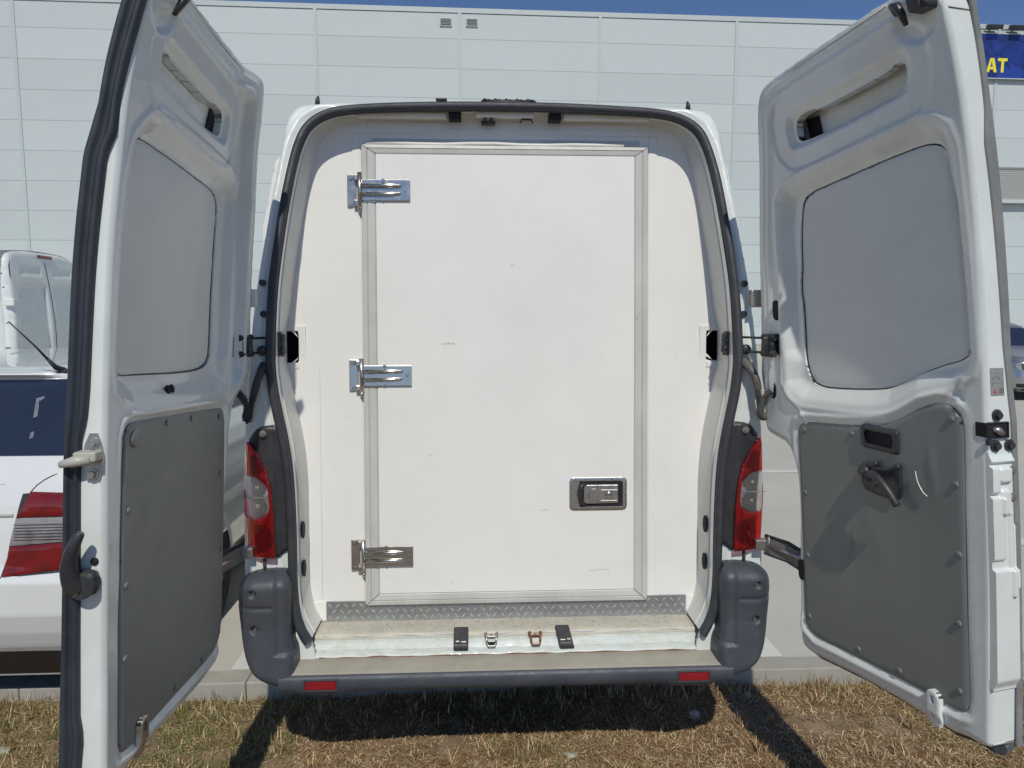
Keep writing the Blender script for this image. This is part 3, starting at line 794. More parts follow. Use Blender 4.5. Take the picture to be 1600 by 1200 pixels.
def hinge3(zc):
    yy = wall_y(zc); t = .012
    g = Geo()
    # strap with two pressed ribs
    wbox(g, -.548, -.364, zc - .040, zc + .040, .026, .030, .003)
    for dz in (.016, -.016):
        P = [(-.55, yy - .032, zc + dz), (-.44, yy - .032, zc + dz), (-.405, yy - .030, zc + dz * .9), (-.395, yy - .026, zc + dz * .9)]
        tube(g, P, [.0085, .0085, .006, .002], 8)
    box(g, (-.52, yy - .018, zc - .042), (.05, .02, .012), .003)
    h = part('hinge', g, M['chrome'], bdoor)
    g = Geo(); wbox(g, -.607, -.571, zc - .062, zc + .062, .002, .008, .003)
    wbox(g, -.58, -.555, zc + .036, zc + .060, .006, .026, .004); wbox(g, -.58, -.555, zc - .060, zc - .036, .006, .026, .004)
    cyl(g, (-.556, yy - .024, zc - .072), (-.556, yy - .024, zc + .066), .0095, 14)
    tube(g, [(-.556, yy - .024, zc - .066), (-.556, yy - .024, zc - .084)], [.010, .004], 12)
    part('hinge_knuckle', g, M['chrome'], bdoor)
    for dz in (-.05, .05): g = Geo(); screw(g, (-.592, yy - .007, zc + dz), (0, -1, 0), .006); part('hinge_screw', g, M['chrome'], bdoor)
    for (x, dz) in ((-.467, .036), (-.467, -.036), (-.381, 0)): g = Geo(); screw(g, (x, yy - .029, zc + dz), (0, -1, 0), .0045); part('hinge_screw', g, M['chrome'], bdoor)
for zc in (2.144, 1.435, .732): hinge3(zc)
# paddle latch
_wy = wall_y
def wall_y(z): return _wy(z) - .011
lx0, lx1, lz0, lz1 = .250, .478, .900, 1.031
def rrect(x0, x1, z0, z1, r, n=5):
    P = []
    for (cx, cz, a0) in ((x1 - r, z1 - r, 0), (x0 + r, z1 - r, 90), (x0 + r, z0 + r, 180), (x1 - r, z0 + r, 270)):
        for k in range(n + 1):
            a = math.radians(a0 + 90 * k / n); P.append((cx + r * math.cos(a), cz + r * math.sin(a)))
    return P
g = Geo()
sheet(g, rrect(lx0, lx1, lz0, lz1, .018), [rrect(lx0 + .016, lx1 - .016, lz0 + .014, lz1 - .014, .006)], .004, lambda P, s: .014 + 0 * s, back=.009, hole_back=-.006, mapf=wall_map, fillet=.002)
wbox(g, lx0 + .010, lx1 - .010, lz0 + .010, lz1 - .010, .0102, .0112, 0)
for (x, z) in ((lx0 + .008, .965), (lx1 - .008, .965), (lx0 + .06, lz1 - .007), (lx1 - .06, lz1 - .007), (lx0 + .06, lz0 + .007), (lx1 - .06, lz0 + .007)):
    screw(g, (x, wall_y(z) - .0135, z), (0, -1, 0), .003)
lt = part('latch_plate', g, M['chrome'], bdoor)
g = Geo(); wbox(g, lx0 + .040, lx1 - .016, lz0 + .015, lz1 - .015, .0113, .0117, 0); part('latch_void_shade', g, M['hole'], bdoor)  # flat dark sheet over the chrome floor, painted shade around the paddle
g = Geo(); wbox(g, .303, .444, .928, 1.003, .010, .018, .004); wbox(g, .372, .440, .978, .984, .016, .021, .002); wbox(g, .372, .440, .936, .942, .016, .021, .002)
wbox(g, .305, .362, .928, 1.003, .014, .020, .006)
part('latch_paddle', g, M['chrome'], bdoor)
g = Geo(); tube(g, [(.315, wall_y(.93) - .020, .926), (.296, wall_y(.93) - .026, .932), (.290, wall_y(.965) - .027, .965), (.296, wall_y(1.0) - .026, 1.000), (.315, wall_y(1.0) - .020, 1.006)], [.006, .008, .009, .008, .006], 10)
part('latch_grip', g, M['blacksteel'], bdoor)
g = Geo(); yy = wall_y(.965)
cyl(g, (.348, yy - .018, .965), (.348, yy - .032, .965), .023, 24); part('lock_cover', g, M['zinc'], bdoor)
g = Geo(); stud(g, (.405, yy - .018, .966), (0, -1, 0), .013, .012, 20); part('key_cylinder', g, M['chrome'], bdoor)
# scuff on the door
g = Geo()
for k in range(5):
    x = -.245 + k * .0095; wbox(g, x, x + .011, 1.5535 + .002 * (k % 2), 1.558 + .0015 * ((k + 1) % 2) + (.003 if k == 2 else 0), .0099, .0104, 0)
part('scuff', g, M['profile'], bdoor)
for (x0, z0, x1, z1) in ((-.212, .620, -.210, .632), (.13, .90, .165, .906), (-.30, 1.12, -.285, 1.128), (.33, .66, .41, .664), (.02, 1.86, .035, 1.863)):
    g = Geo(); tube(g, [(x0, wall_y(z0) - .0100, z0), ((x0 + x1) / 2, wall_y(z0) - .0101, (z0 + z1) / 2 + .002), (x1, wall_y(z1) - .0100, z1)], .0009, 5); part('scratch', g, M['profile'], bdoor)
wall_y = _wy

# threshold: tread plate kick strip, dusty sill plate, painted sill
g = Geo(); wbox(g, -.705, .721, .470, .5505, .001, .006, .001)
kick = part('kick_plate', g, M['tread'])
g = Geo()
k = 0
for i in range(46):
    for j in range(3):
        x = -.692 + i * .0308 + (j % 2) * .0154; z = .486 + j * .024
        if x > .712: continue
        a = math.radians(45 if (i + j) % 2 else -45); L, W_ = .0130, .0034
        ca, sa = math.cos(a), math.sin(a); yq = wall_y(z) - .0060
        P = [(x - L * ca, yq, z - L * sa), (x + W_ * sa, yq, z - W_ * ca), (x + L * ca, yq, z + L * sa), (x - W_ * sa, yq, z + W_ * ca), (x, yq - .0042, z)]
        g.add(P, [(0, 1, 4), (1, 2, 4), (2, 3, 4), (3, 0, 4)], False)
tb = part('tread_pattern', g, M['treadmark'], kick); tb['kind'] = 'stuff'
def xsweep(secf, xs, m, name, parent=None, smooth=True):
    """section (list of y,z) varying along x"""
    S_ = [np.array(secf(x), float) for x in xs]; n = len(S_[0]); V = np.vstack([np.stack([np.full(n, x), s_[:, 0], s_[:, 1]], 1) for x, s_ in zip(xs, S_)])
    g = Geo(); g.add(V, [(i * n + j, i * n + j + 1, (i + 1) * n + j + 1, (i + 1) * n + j) for i in range(len(xs) - 1) for j in range(n - 1)], smooth)
    return part(name, g, m, parent)
XS = list(np.linspace(-.80, .80, 81))
def dent(x): return .0012 * math.sin(x * 23) + .0010 * math.sin(x * 51 + 1)
def edgex(x, a=.735): return np.clip((abs(x) - a) / .06, 0, 1)
xsweep(lambda x: [(.060, .440), (.062, .455 + dent(x) * .6), (.074, .4630), (.12, .467 + dent(x)), (.165, .4705), (.178, .472)], XS, M['threshold'], 'sill_plate')
g = Geo(); r_ = np.random.default_rng(3)
for k in range(420):
    x = r_.uniform(-.69, .71); y = r_.uniform(.085, .160); a = math.radians(45 if r_.uniform() > .5 else -45) + r_.normal(0, .1); L, W_ = .008, .0028; z = np.interp(y, [.074, .12, .165], [.4634, .4675, .4708]) + dent(x) + .0002
    ca, sa = math.cos(a), math.sin(a); g.add([(x - L * ca, y - L * sa, z), (x + W_ * sa, y - W_ * ca, z), (x + L * ca, y + L * sa, z), (x - W_ * sa, y + W_ * ca, z), (x, y, z + .0016)], [(0, 1, 4), (1, 2, 4), (2, 3, 4), (3, 0, 4)])
tb = part('worn_tread', g, M['treadmark']); tb['kind'] = 'stuff'
def sill_sec(x):
    d = dent(x); c = math.exp(-((x - .03) / .24) ** 4)
    return [(-.004, .385), (-.006, .404 + d * .5), (.004, .4135 + d), (.022, .4150 + d), (.030 - .004 * c, .4185 + d), (.040 - .006 * c, .4350 + .003 * c + d), (.047, .4390 + .004 * c + d), (.056, .4420 + d), (.063, .4440), (.068, .430)]
xsweep(sill_sec, list(np.linspace(-.84, .84, 121)), M['paint_sill'], 'sill')
for nm_, yy_, zz_, am_, rr_, mm_ in (('sill_seam', -.006, .4045, .0012, .0022, 'rust'), ('sealant_bead', .0625, .4555, .0018, .0020, 'gap'), ('sill_crease', .0255, .4172, .0006, .0012, 'gap')):
    g = Geo(); r9 = np.random.default_rng(11); tube(g, [(x, yy_ + am_ * math.sin(x * 37) + r9.normal(0, .0004), zz_ + dent(x) + .5 * am_ * math.sin(x * 61)) for x in np.linspace(-.70, .715, 90)], rr_, 6); part(nm_, g, M[mm_])
# strikers and covers on the sill
def sill_block(x, w, lean=0):
    g = Geo(); R_ = Matrix.Rotation(math.atan2(.045, .065), 3, 'X')
    box(g, (0, .0425, .4525), (w, .080, .012), .005, rot=R_); box(g, (0, .008, .424), (w, .012, .020), .005)
    for v in g.v: v[:, 0] += x + lean * (v[:, 2] - .44)
    o = part('striker_cover', g, M['plastic'])
    g = Geo(); k = 1 if lean == 0 else -1
    box(g, (x - .013 * k, .022, .4455), (.014, .006, .0025), .001, rot=R_); box(g, (x + .010 * k, .020, .4440), (.020, .005, .0025), .001, rot=R_); part('cover_slot', g, M['zinc'], o)
sill_block(-.177, .056); sill_block(.219, .054, -.25)
def striker(x, m, loop):
    g = Geo()
    for s_ in (-1, 1):
        tube(g, [(x + s_ * .021, .058, .452), (x + s_ * .022, .045, .462), (x + s_ * .018, .034, .449), (x + s_ * .017, .020, .440)], .0045, 8)
        cyl(g, (x + s_ * .021, .062, .446), (x + s_ * .021, .056, .458), .0065, 8)
    tube(g, [(x - .018, .019, .440), (x - .012, .012, .428), (x + .012, .012, .428), (x + .018, .019, .440)], .0035, 8)
    box(g, (x, .044, .450), (.034, .022, .004), .001, rot=Matrix.Rotation(-.5, 3, 'X')); stud(g, (x, .043, .452), (0, -.5, .9), .007, .006, 10)
    part('floor_striker', g, m)
    g = Geo(); box(g, (x, .024, .432), (.028, .010, .010), .002); part('striker_slot', g, M['hole'] if not loop else M['liner'])
striker(-.062, M['zinc'], False); striker(.106, M['rust'], True)

# ---------------- bumper and step
XB = list(np.linspace(-.815, .815, 61))
def drop(x): return -.0 + .004 * math.cos(x * 2)
xsweep(lambda x: [(.005, .399), (-.004, .4045), (-.05, .4035), (-.105, .4020), (-.118, .3985), (-.121, .392)], XB, M['step'], 'step_pad')
def bsec(x):
    e = max(0, (abs(x) - .70) / .12); n = math.exp(-((abs(x) - .66) / .085) ** 6) * .012
    return [(-.119, .400), (-.128, .396), (-.134, .384), (-.135, .366), (-.132, .350 - n), (-.120, .338 - n), (-.09, .332), (.05, .332), (.12, .36)]
bmp = xsweep(bsec, XB, M['bumper'], 'rear_bumper')
for sx in (-1, 1):
    g = Geo(); box(g, (0, 0, 0), (.108, .006, .030), .002); 
    for v in g.v: v[:, 0] += sx * .668 - .02 * 0 ; v[:, 1] += -.1365; v[:, 2] += .3685
    part('reflector', g, M['reflector'], bmp)
    g = Geo(); 
    for (dx, dz, wx, wz) in ((0, -.019, .122, .006), (0, .019, .122, .004), (-.058, 0, .005, .036), (.058, 0, .005, .036)): box(g, (sx * .668 + dx, -.1345, .3685 + dz), (wx, .009, wz), .0015)
    part('reflector_rim', g, M['bumper'], bmp)
# bumper corners
CR = [(.782, .655), (.782, .722), (.800, .748), (.83, .757), (.900, .752), (.945, .738), (.972, .705), (.980, .655), (.976, .600), (.962, .520), (.945, .455), (.915, .402), (.87, .366), (.815, .352), (.772, .352), (.768, .40), (.768, .46), (.785, .50), (.786, .59)]
def corner_map(sx):
    def f(x, z, h):
        xo = np.clip((x - .90) / .09, 0, 1); fl = np.clip((.56 - z) / .16, 0, 1)
        return np.stack([sx * x, -.105 - h + .075 * xo ** 2 - .024 * fl + .05 * np.clip((z - .70) / .06, 0, 1) ** 2, z], 1)
    return f
def corner_h(P, so):
    x, z = P[:, 0], P[:, 1]
    h = -.006 * np.exp(-((z - .640) / .006) ** 2) * (x > .835)
    h = h - .012 * sst((.838 - x) / .02) * (z > .47)
    for (cx, cz) in ((.905, .692), (.902, .562)):
        d = np.hypot(x - cx, z - cz); h = h - .018 * sst((.0135 - d) / .004)
    return h
for sx in (-1, 1):
    g = Geo(); sheet(g, chaikin(CR, 2), [], .0055, corner_h, back=-.36, mapf=corner_map(sx), fillet=.03)
    o = part('bumper_corner', g, M['bumper'], bmp)
    for (cx, cz) in ((.905, .692), (.902, .562)):
        g = Geo(); p_ = corner_map(sx)(np.array([cx]), np.array([cz]), np.array([-.017]))[0]
        stud(g, p_, (0, -1, 0), .0075, .004, 10); part('bumper_bolt', g, M['zinc'], bmp)

# ---------------- tail lamps
LENS = [(.949, .800), (.952, 1.0), (.938, 1.205), (.930, 1.222), (.915, 1.212), (.885, 1.175), (.858, 1.125), (.845, 1.065), (.838, .95), (.838, .798)]
HOUS = [(.953, .792), (.955, 1.0), (.940, 1.215), (.922, 1.238), (.895, 1.268), (.862, 1.279), (.818, 1.278), (.808, 1.24), (.800, 1.17), (.795, 1.05), (.794, .92), (.797, .792)]
CLEAR = [(.948, 1.098), (.900, 1.097), (.880, 1.085), (.857, 1.062), (.852, .985), (.860, .965), (.885, .950), (.91, .943), (.950, .944)]
def lamp_map(sx, off):
    def f(x, z, h):
        w = np.clip((x - .845) / .10, 0, 1)
        return np.stack([sx * x, -.012 - off - h + .03 * w ** 2.2, z], 1)
    return f
for sx in (-1, 1):
    g = Geo(); sheet(g, chaikin(HOUS, 1), [], .007, lambda P, s: -.010 * sst((.832 - P[:, 0]) / .02) - .006 * np.exp(-((P[:, 0] - .838) / .004) ** 2), back=-.05, mapf=lamp_map(sx, .012), fillet=.012)
    tl = part('tail_lamp', g, M['plastic'])
    g = Geo(); screw(g, (sx * .868, -.028, 1.252), (0, -1, 0), .008); part('lamp_screw', g, M['zinc'], tl)
    def bowl(P, s):
        h = 0 * s
        for (cx, cz, rr) in ((.905, 1.135, .045), (.905, 1.058, .050), (.905, .982, .050), (.900, .865, .065)):
            h = h - .014 * np.clip(1 - ((P[:, 0] - cx) ** 2 + (P[:, 1] - cz) ** 2) / rr ** 2, 0, 1)
        return h
    g = Geo(); sheet(g, [(.900 + (x - .900) * .93, 1.01 + (z - 1.01) * .97) for x, z in LENS], [], .004, bowl, mapf=lamp_map(sx, .0165)); part('lamp_bowl', g, M['bowl'], tl)
    for zc_ in (1.055, .985):
        g = Geo(); q_ = lamp_map(sx, .008)(np.array([.902]), np.array([zc_]), np.array([0.]))[0]; stud(g, q_, (0, -1, 0), .007, .010, 12); part('bulb', g, M['ivory'], tl)
    g = Geo(); sheet(g, LENS, [CLEAR], .006, lambda P, s: 0 * s, back=-.016, hole_back=-.004, mapf=lamp_map(sx, .030), fillet=.006); part('red_lens', g, M['redlens'], tl)
    def ch(P, s):
        return .004 * np.cos(np.clip((P[:, 1] - 1.06) / .045, -1.57, 1.57)) + .004 * np.cos(np.clip((P[:, 1] - .985) / .04, -1.57, 1.57)) - .004
    g = Geo(); sheet(g, [(x * .9985, z) for x, z in CLEAR], [], .005, ch, back=-.010, mapf=lamp_map(sx, .027), fillet=.003); part('clear_lens', g, M['clearlens'], tl)
    g = Geo(); wv = lamp_map(sx, .0285)
    box(g, wv(np.array([.905]), np.array([1.022]), np.array([.002]))[0], (.085, .004, .004), .001); part('lens_divider', g, M['zinc'], tl)
    # small bonded holes in the jamb liner
    for zz in (.862, .713):
        g = Geo(); th = np.linspace(0, 2 * math.pi, 20, endpoint=False)
        xw = sx * (.782 - .0125); P = [(xw - sx * .0016, yb(zz) + .105 + .022 * math.cos(t), zz + .033 * math.sin(t)) for t in th]
        P2 = [(p[0] + sx * .004, p[1], p[2]) for p in P]; g.add(P + P2, [tuple(range(20)), tuple(range(39, 19, -1))] + [(i, i + 20, (i + 1) % 20 + 20, (i + 1) % 20) for i in range(20)])
        part('jamb_hole', g, M['hole'])
    # drain pipe below lamp
    g = Geo(); tube(g, [(sx * .885, .0 - .01, .795), (sx * .885, -.012, .75), (sx * .93, -.012, .735)], .007, 8); part('lamp_cable', g, M['plastic'])

# ---------------- rear doors
HX, HY, LY = .948, -.04, .049
PZ = {'L': ([.4, .66, 1.08, 1.38, 1.58, 1.81, 1.98, 2.15, 2.285, 2.37, 2.5, 2.6], [-.04, -.03, -.013, -.002, .009, .025, .047, .07, .096, .125, .165, .2]),
      'R': ([.4, .65, 1.02, 1.32, 1.45, 1.75, 1.96, 2.11, 2.23, 2.39, 2.5, 2.6], [-.04, -.027, -.004, .022, .03, .062, .092, .12, .147, .2, .235, .27])}
_zz = np.linspace(.3, 2.7, 241)
PF = {k: np.convolve(np.pad(np.interp(_zz, *v), 10, mode='edge'), np.ones(21) / 21, 'valid') for k, v in PZ.items()}
OPEN = {'L': math.radians(0.0), 'R': math.radians(13.4)}
def dmap(side):
    a = OPEN[side]; sg = -1 if side == 'L' else 1
    S_ = np.array([sg * math.sin(a), -math.cos(a), 0.]); N_ = np.array([-sg * math.cos(a), -math.sin(a), 0.])
    def f(V):
        """door coordinates (s from hinge line, w towards the inside, z) to the world"""
        V = np.asarray(V, float); s_, w, z = V[:, 0], V[:, 1], V[:, 2]
        p = np.interp(z, _zz, PF[side])
        O = np.stack([np.full(len(V), sg * HX), HY + LY * (z - 1.5), z], 1)
        return O + s_[:, None] * S_ + (p + w)[:, None] * N_
    return f
DM = {k: dmap(k) for k in 'LR'}
WIN_P = {'L': [(.798, 2.108), (.749, 2.149), (.699, 2.160), (.541, 2.152), (.376, 2.140), (.237, 2.124), (.145, 2.095), (.108, 2.044), (.098, 1.921), (.09, 1.762), (.086, 1.6), (.086, 1.47), (.110, 1.435), (.16, 1.418), (.238, 1.412), (.428, 1.422), (.677, 1.442), (.74, 1.448), (.790, 1.470), (.825, 1.50), (.838, 1.56), (.832, 2.0), (.822, 2.08)],
         'R': [(.209, 2.082), (.326, 2.107), (.486, 2.129), (.622, 2.148), (.740, 2.160), (.791, 2.148), (.819, 2.124), (.832, 2.080), (.845, 1.578), (.835, 1.535), (.787, 1.500), (.673, 1.465), (.606, 1.428), (.573, 1.411), (.509, 1.398), (.40, 1.388), (.209, 1.379), (.146, 1.404), (.117, 1.441), (.125, 1.534), (.140, 1.742), (.144, 1.81), (.150, 1.928), (.168, 2.044)]}
PAN_P = {'L': [(.745, 2.100), (.702, 2.100), (.531, 2.086), (.396, 2.072), (.257, 2.058), (.215, 2.042), (.193, 2.010), (.185, 1.960), (.172, 1.809), (.170, 1.682), (.167, 1.552), (.186, 1.519), (.244, 1.501), (.413, 1.504), (.615, 1.519), (.78, 1.530), (.812, 1.56), (.808, 2.04), (.79, 2.085)],
         'R': [(.285, 2.052), (.314, 2.060), (.441, 2.076), (.580, 2.094), (.701, 2.107), (.752, 2.107), (.790, 2.090), (.800, 2.03), (.818, 1.60), (.806, 1.566), (.708, 1.535), (.646, 1.506), (.582, 1.475), (.535, 1.459), (.443, 1.447), (.300, 1.436), (.245, 1.440), (.219, 1.452), (.198, 1.488), (.190, 1.537), (.194, 1.629), (.196, 1.718), (.190, 1.735), (.196, 1.789), (.204, 1.818), (.215, 1.923), (.240, 2.018), (.262, 2.044)]}
SLOT = [(.742, 2.262), (.750, 2.300), (.742, 2.330), (.725, 2.338), (.59, 2.324), (.444, 2.310), (.310, 2.296), (.275, 2.284), (.258, 2.255), (.258, 2.205), (.275, 2.186), (.33, 2.186), (.522, 2.205), (.705, 2.228), (.733, 2.242)]
HOLE = [(.715, 2.262), (.722, 2.295), (.717, 2.312), (.690, 2.314), (.665, 2.302), (.544, 2.291), (.397, 2.277), (.372, 2.286), (.320, 2.281), (.295, 2.268), (.286, 2.240), (.288, 2.212), (.310, 2.204), (.44, 2.212), (.598, 2.231), (.695, 2.243)]
TRIM = {'L': [(.796, 1.385), (.785, 1.408), (.759, 1.417), (.664, 1.409), (.413, 1.391), (.182, 1.374), (.138, 1.362), (.122, 1.338), (.119, 1.23), (.121, 1.016), (.119, .798), (.117, .686), (.130, .600), (.192, .568), (.445, .588), (.648, .603), (.76, .608), (.800, .618), (.812, .650), (.812, .827), (.812, .982), (.808, 1.058), (.803, 1.249)],
        'R': [(.180, 1.275), (.186, 1.303), (.218, 1.320), (.390, 1.335), (.519, 1.353), (.567, 1.366), (.631, 1.395), (.691, 1.432), (.747, 1.449), (.780, 1.444), (.803, 1.424), (.811, 1.390), (.811, 1.290), (.808, 1.102), (.807, .976), (.810, .806), (.812, .687), (.806, .650), (.782, .636), (.735, .632), (.635, .629), (.503, .616), (.354, .602), (.228, .588), (.185, .604), (.175, .650), (.178, .902), (.179, 1.089)]}
OUTL = {'L': [(.876, 2.30), (.872, 2.415), (.845, 2.450), (.72, 2.458), (.474, 2.440), (.30, 2.430), (.21, 2.418), (.155, 2.385), (.115, 2.32), (.085, 2.22), (.050, 2.10), (.018, 1.93), (-.004, 1.74), (-.016, 1.58), (-.018, 1.47), (.012, 1.42), (.045, 1.326), (.072, 1.225), (.093, 1.10), (.110, .95), (.117, .80), (.118, .66), (.128, .590), (.150, .535), (.190, .512), (.30, .512), (.50, .528), (.70, .548), (.84, .560), (.872, .585), (.876, .66)],
        'R': [(.876, 2.30), (.872, 2.415), (.845, 2.450), (.72, 2.458), (.508, 2.437), (.349, 2.420), (.251, 2.408), (.190, 2.385), (.150, 2.33), (.115, 2.22), (.080, 2.09), (.048, 1.94), (.032, 1.83), (.018, 1.70), (.002, 1.56), (-.010, 1.42), (-.014, 1.29), (.000, 1.246), (.05, 1.236), (.110, 1.224), (.142, 1.175), (.156, 1.110), (.155, .996), (.148, .849), (.143, .668), (.140, .560), (.152, .520), (.200, .512), (.30, .526), (.42, .542), (.60, .553), (.74, .556), (.80, .572), (.85, .574), (.876, .60)]}
TRI = [(.745, 1.455), (.800, 1.515), (.815, 1.505), (.818, 1.458), (.755, 1.448)]

def door_height(side):
    win, slot, trim, out = [np.array(q) for q in (WIN_P[side], SLOT, TRIM[side], OUTL[side])]
    ext = out.copy(); ext[ext[:, 0] > .80, 0] += .6
    def hf(P, so):
        s_, z = P[:, 0], P[:, 1]
        h = .003 * np.sin(2.2 * s_ + 1.1 * z)
        de = -sdf(ext, P)
        up = sst((z - 1.35) / .12)
        # stepped flange that carries the seal, along the hinge side and the top
        hs = sst((.30 - s_) / .12) * sst((2.50 - z) / .06)
        h = h + up * hs * (.036 if side == 'L' else .004) * sst((.080 - de) / .024)
        h = h - up * (1 - hs) * .006 * sst((.060 - de) / .009)
        h = h + up * .004 * np.exp(-((de - .030) / .006) ** 2) + up * .003 * np.exp(-((de - .052) / .004) ** 2)
        low = 1 - up
        h = h - low * .010 * sst((.022 - de) / .016)
        dw = -sdf(win, P)
        top_zone = sst((z - 1.95) / .1); bot_zone = sst((1.56 - z) / .05)
        wid = .040 + .016 * top_zone + .030 * bot_zone
        h = h - .034 * sst(dw / wid)
        h = h + .0045 * np.exp(-((dw + .012) / .008) ** 2)
        ds = sdf(slot, P)
        h = h - .016 * sst(-ds / .017) 
        h = h - .005 * sst((.062 - ds) / .006) * (z > 2.10)            # slightly lowered field round the slot
        # lowered field at the upper left of the slot
        dt = sdf(trim, P)
        h = h + .007 * np.exp(-((dt - .022) / .009) ** 2) * (1 - .8 * sst((s_ - .80) / .03)) * (.35 + .65 * np.maximum(sst((.66 - z) / .04), sst((z - 1.28) / .05)))
        h = h - .004 * sst((.006 - dt) / .006)
        if side == 'R':
            h = h - .006 * sst((-sdf(np.array(TRI), P) + .002) / .008)
        # keeper pocket at the upper free corner
        dk = np.hypot((s_ - .79) / 1.0, (z - 2.38) / .75)
        h = h - .012 * sst((.075 - dk) / .03)
        h = h + .0045 * np.exp(-((s_ - .13 - .09 * sst((1.42 - z) / .1)) / .012) ** 2) * sst((1.62 - z) / .03) * sst((z - 1.18) / .05) * (side == 'R')
        h = h + .0008 * np.sin(9 * s_ + 2) * np.sin(7 * z)
        return h
    return hf

def door_sheet(g, poly, holes, res, hf, **kw):
    gg = Geo(); sheet(gg, poly, holes, res, hf, mapf=lambda a, b, h: np.stack([a, h, b], 1), **kw); g.add(np.vstack(gg.v), gg.f, True); g.sm[-len(gg.f):] = gg.sm

def skin_w(side, z):
    if side == 'L': return np.interp(z, [.55, .93, 1.35, 1.9, 2.03, 2.14, 2.46], [-.090, -.084, -.080, -.072, -.068, -.051, -.046])
    return -.080 + 0 * z
def build_door(side):
    f = DM[side]
    OUT2 = chaikin(OUTL[side], 1)
    g = Geo()
    door_sheet(g, OUT2, [chaikin(HOLE, 1), chaikin(PAN_P[side], 1)], .0062, door_height(side), back=lambda P: skin_w(side, P[:, 1]), hole_back=-.046, fillet=.011)
    lab = {'L': 'left rear door, folded back with the black edge rubber', 'R': 'right rear door with the release handle and lock'}[side]
    door = part('rear_door', g, M['paint'], mapf=f); door['label'] = lab
    def dp(name, g, m): return part(name, g, m, door, mapf=f)
    # outer skin behind
    skin = [(x - .006 if x < .5 else x - .006, z - (.028 if z < .62 else 0)) for x, z in OUTL[side]]
    g = Geo(); door_sheet(g, chaikin(skin, 1), [], .03, lambda P, s: skin_w(side, P[:, 1]), back=lambda P: skin_w(side, P[:, 1]) - .008, fillet=0); dp('outer_skin', g, M['paint'])
    g = Geo(); box(g, (.305, float(skin_w(side, 2.24)) + .004, 2.243), (.055, .004, .075), .001); dp('slot_shade_plate', g, M['hole'])  # dark plate on the skin stands in for shade at the slot's hinge end
    # blanked window
    pan = np.array(PAN_P[side]); cen = pan.mean(0); pin = cen + (pan - cen) * np.array([.988, .990])
    g = Geo(); door_sheet(g, chaikin(pin, 1), [], .012, lambda P, s: -.034 + .004 * np.sin(P[:, 0] * 4) * np.sin(P[:, 1] * 3) + .0, back=-.044, fillet=.003); dp('window_blank', g, M['panel_sheet'])
    g = Geo(); pc = chaikin(pan, 1); h0 = -.040
    tube(g, [(x, h0, z) for x, z in cen + (pc - cen) * .995], .0030, 6, closed=True); dp('window_gasket', g, M['rubber'])
    # lower trim board
    tr_ = np.array(TRIM[side]); holes = []
    def th(P, s):
        h = .0045 + .0012 * np.sin(7 * P[:, 0] + 3 * P[:, 1]) * np.sin(5 * P[:, 1])
        if side == 'R':
            a, b = P[:, 0], P[:, 1]
            h = h + .0025 * np.exp(-(((a - .50 - .25 * (1.1 - b)) / .05) ** 2 + ((b - 1.02) / .10) ** 2)) - .0022 * np.exp(-(((a - .42) / .035) ** 2 + ((b - .93) / .12) ** 2))
            h = h + .004 * np.exp(-(((a - .715 - .1 * (1.30 - b)) / .012) ** 2 + ((b - 1.27) / .06) ** 2)) + .004 * np.exp(-(((a - .40 - .3 * (b - .95)) / .006) ** 2 + ((b - .98) / .07) ** 2))
        return h
    if side == 'R': holes = [rrect(.485, .600, 1.297, 1.340, .008)]
    g = Geo(); door_sheet(g, chaikin(tr_, 1), holes, .010, th, back=-.004, fillet=.0035); dp('trim_board', g, M['trim'])
    clips = {'L': [(.573, 1.387), (.406, 1.374), (.178, 1.345), (.170, 1.158), (.780, 1.207), (.790, 1.028), (.792, .848), (.30, .60), (.5, .618), (.15, .9)],
             'R': [(.215, 1.291), (.432, 1.315), (.782, 1.412), (.205, 1.077), (.206, .862), (.790, 1.244), (.792, 1.061), (.204, .650), (.429, .640), (.588, .650), (.787, .876), (.786, .694)]}[side]
    for (a, b) in clips:
        g = Geo(); stud(g, (a, .0055, b), (0, 1, 0), .0090, .0042, 16); dp('trim_clip', g, M['clip'])
    if side == 'L':
        g = Geo(); stud(g, (.752, .0055, 1.376), (0, 1, 0), .021, .005, 22); dp('trim_cap', g, M['clip'])
    g = Geo(); top_ = [(x, z) for x, z in OUTL[side] if z > 2.41 and x < .80]; tube(g, [(x, -.004 , z - .018) for x, z in top_], .0022, 6); dp('seam_sealer', g, M['liner'])
    # paired drain holes on the window shelf
    hz = {'L': 1.470, 'R': 1.409}[side]
    for da in (-.013, .013):
        g = Geo(); c_ = {'L': .508, 'R': .492}[side] + da
        hw = -.016 if side == 'L' else -.012
        stud(g, (c_, hw, hz), (0, 1, .25), .0125, .005, 16); dp('grommet', g, M['hole'])
    # oval openings on the hinge side
    def oval(a, b, ra, rb, w=0.0, name='oval_hole'):
        g = Geo(); th_ = np.linspace(0, 2 * math.pi, 24, endpoint=False); e_ = .45
        P = [(a + ra * np.sign(math.cos(t)) * abs(math.cos(t)) ** (1 - e_ * .4), w, b + rb * np.sign(math.sin(t)) * abs(math.sin(t)) ** (1 - e_)) for t in th_]
        P2 = [(p[0], w - .012, p[2]) for p in P]
        g.add(P + P2, [tuple(range(24)), tuple(range(47, 23, -1))] + [(i, i + 24, (i + 1) % 24 + 24, (i + 1) % 24) for i in range(24)])
        dp(name, g, M['hole'])
    if side == 'L':
        oval(.052, 1.683, .020, .036, .0055); oval(.050, 1.562, .020, .036, .0055); oval(.146, .764, .014, .036, .0045)
    else:
        oval(.104, 1.686, .020, .034, .0045); oval(.104, 1.570, .026, .036, .0045, 'check_plate'); oval(.052, 1.407, .022, .030, .0035); oval(.170, .800, .015, .036, .0065)
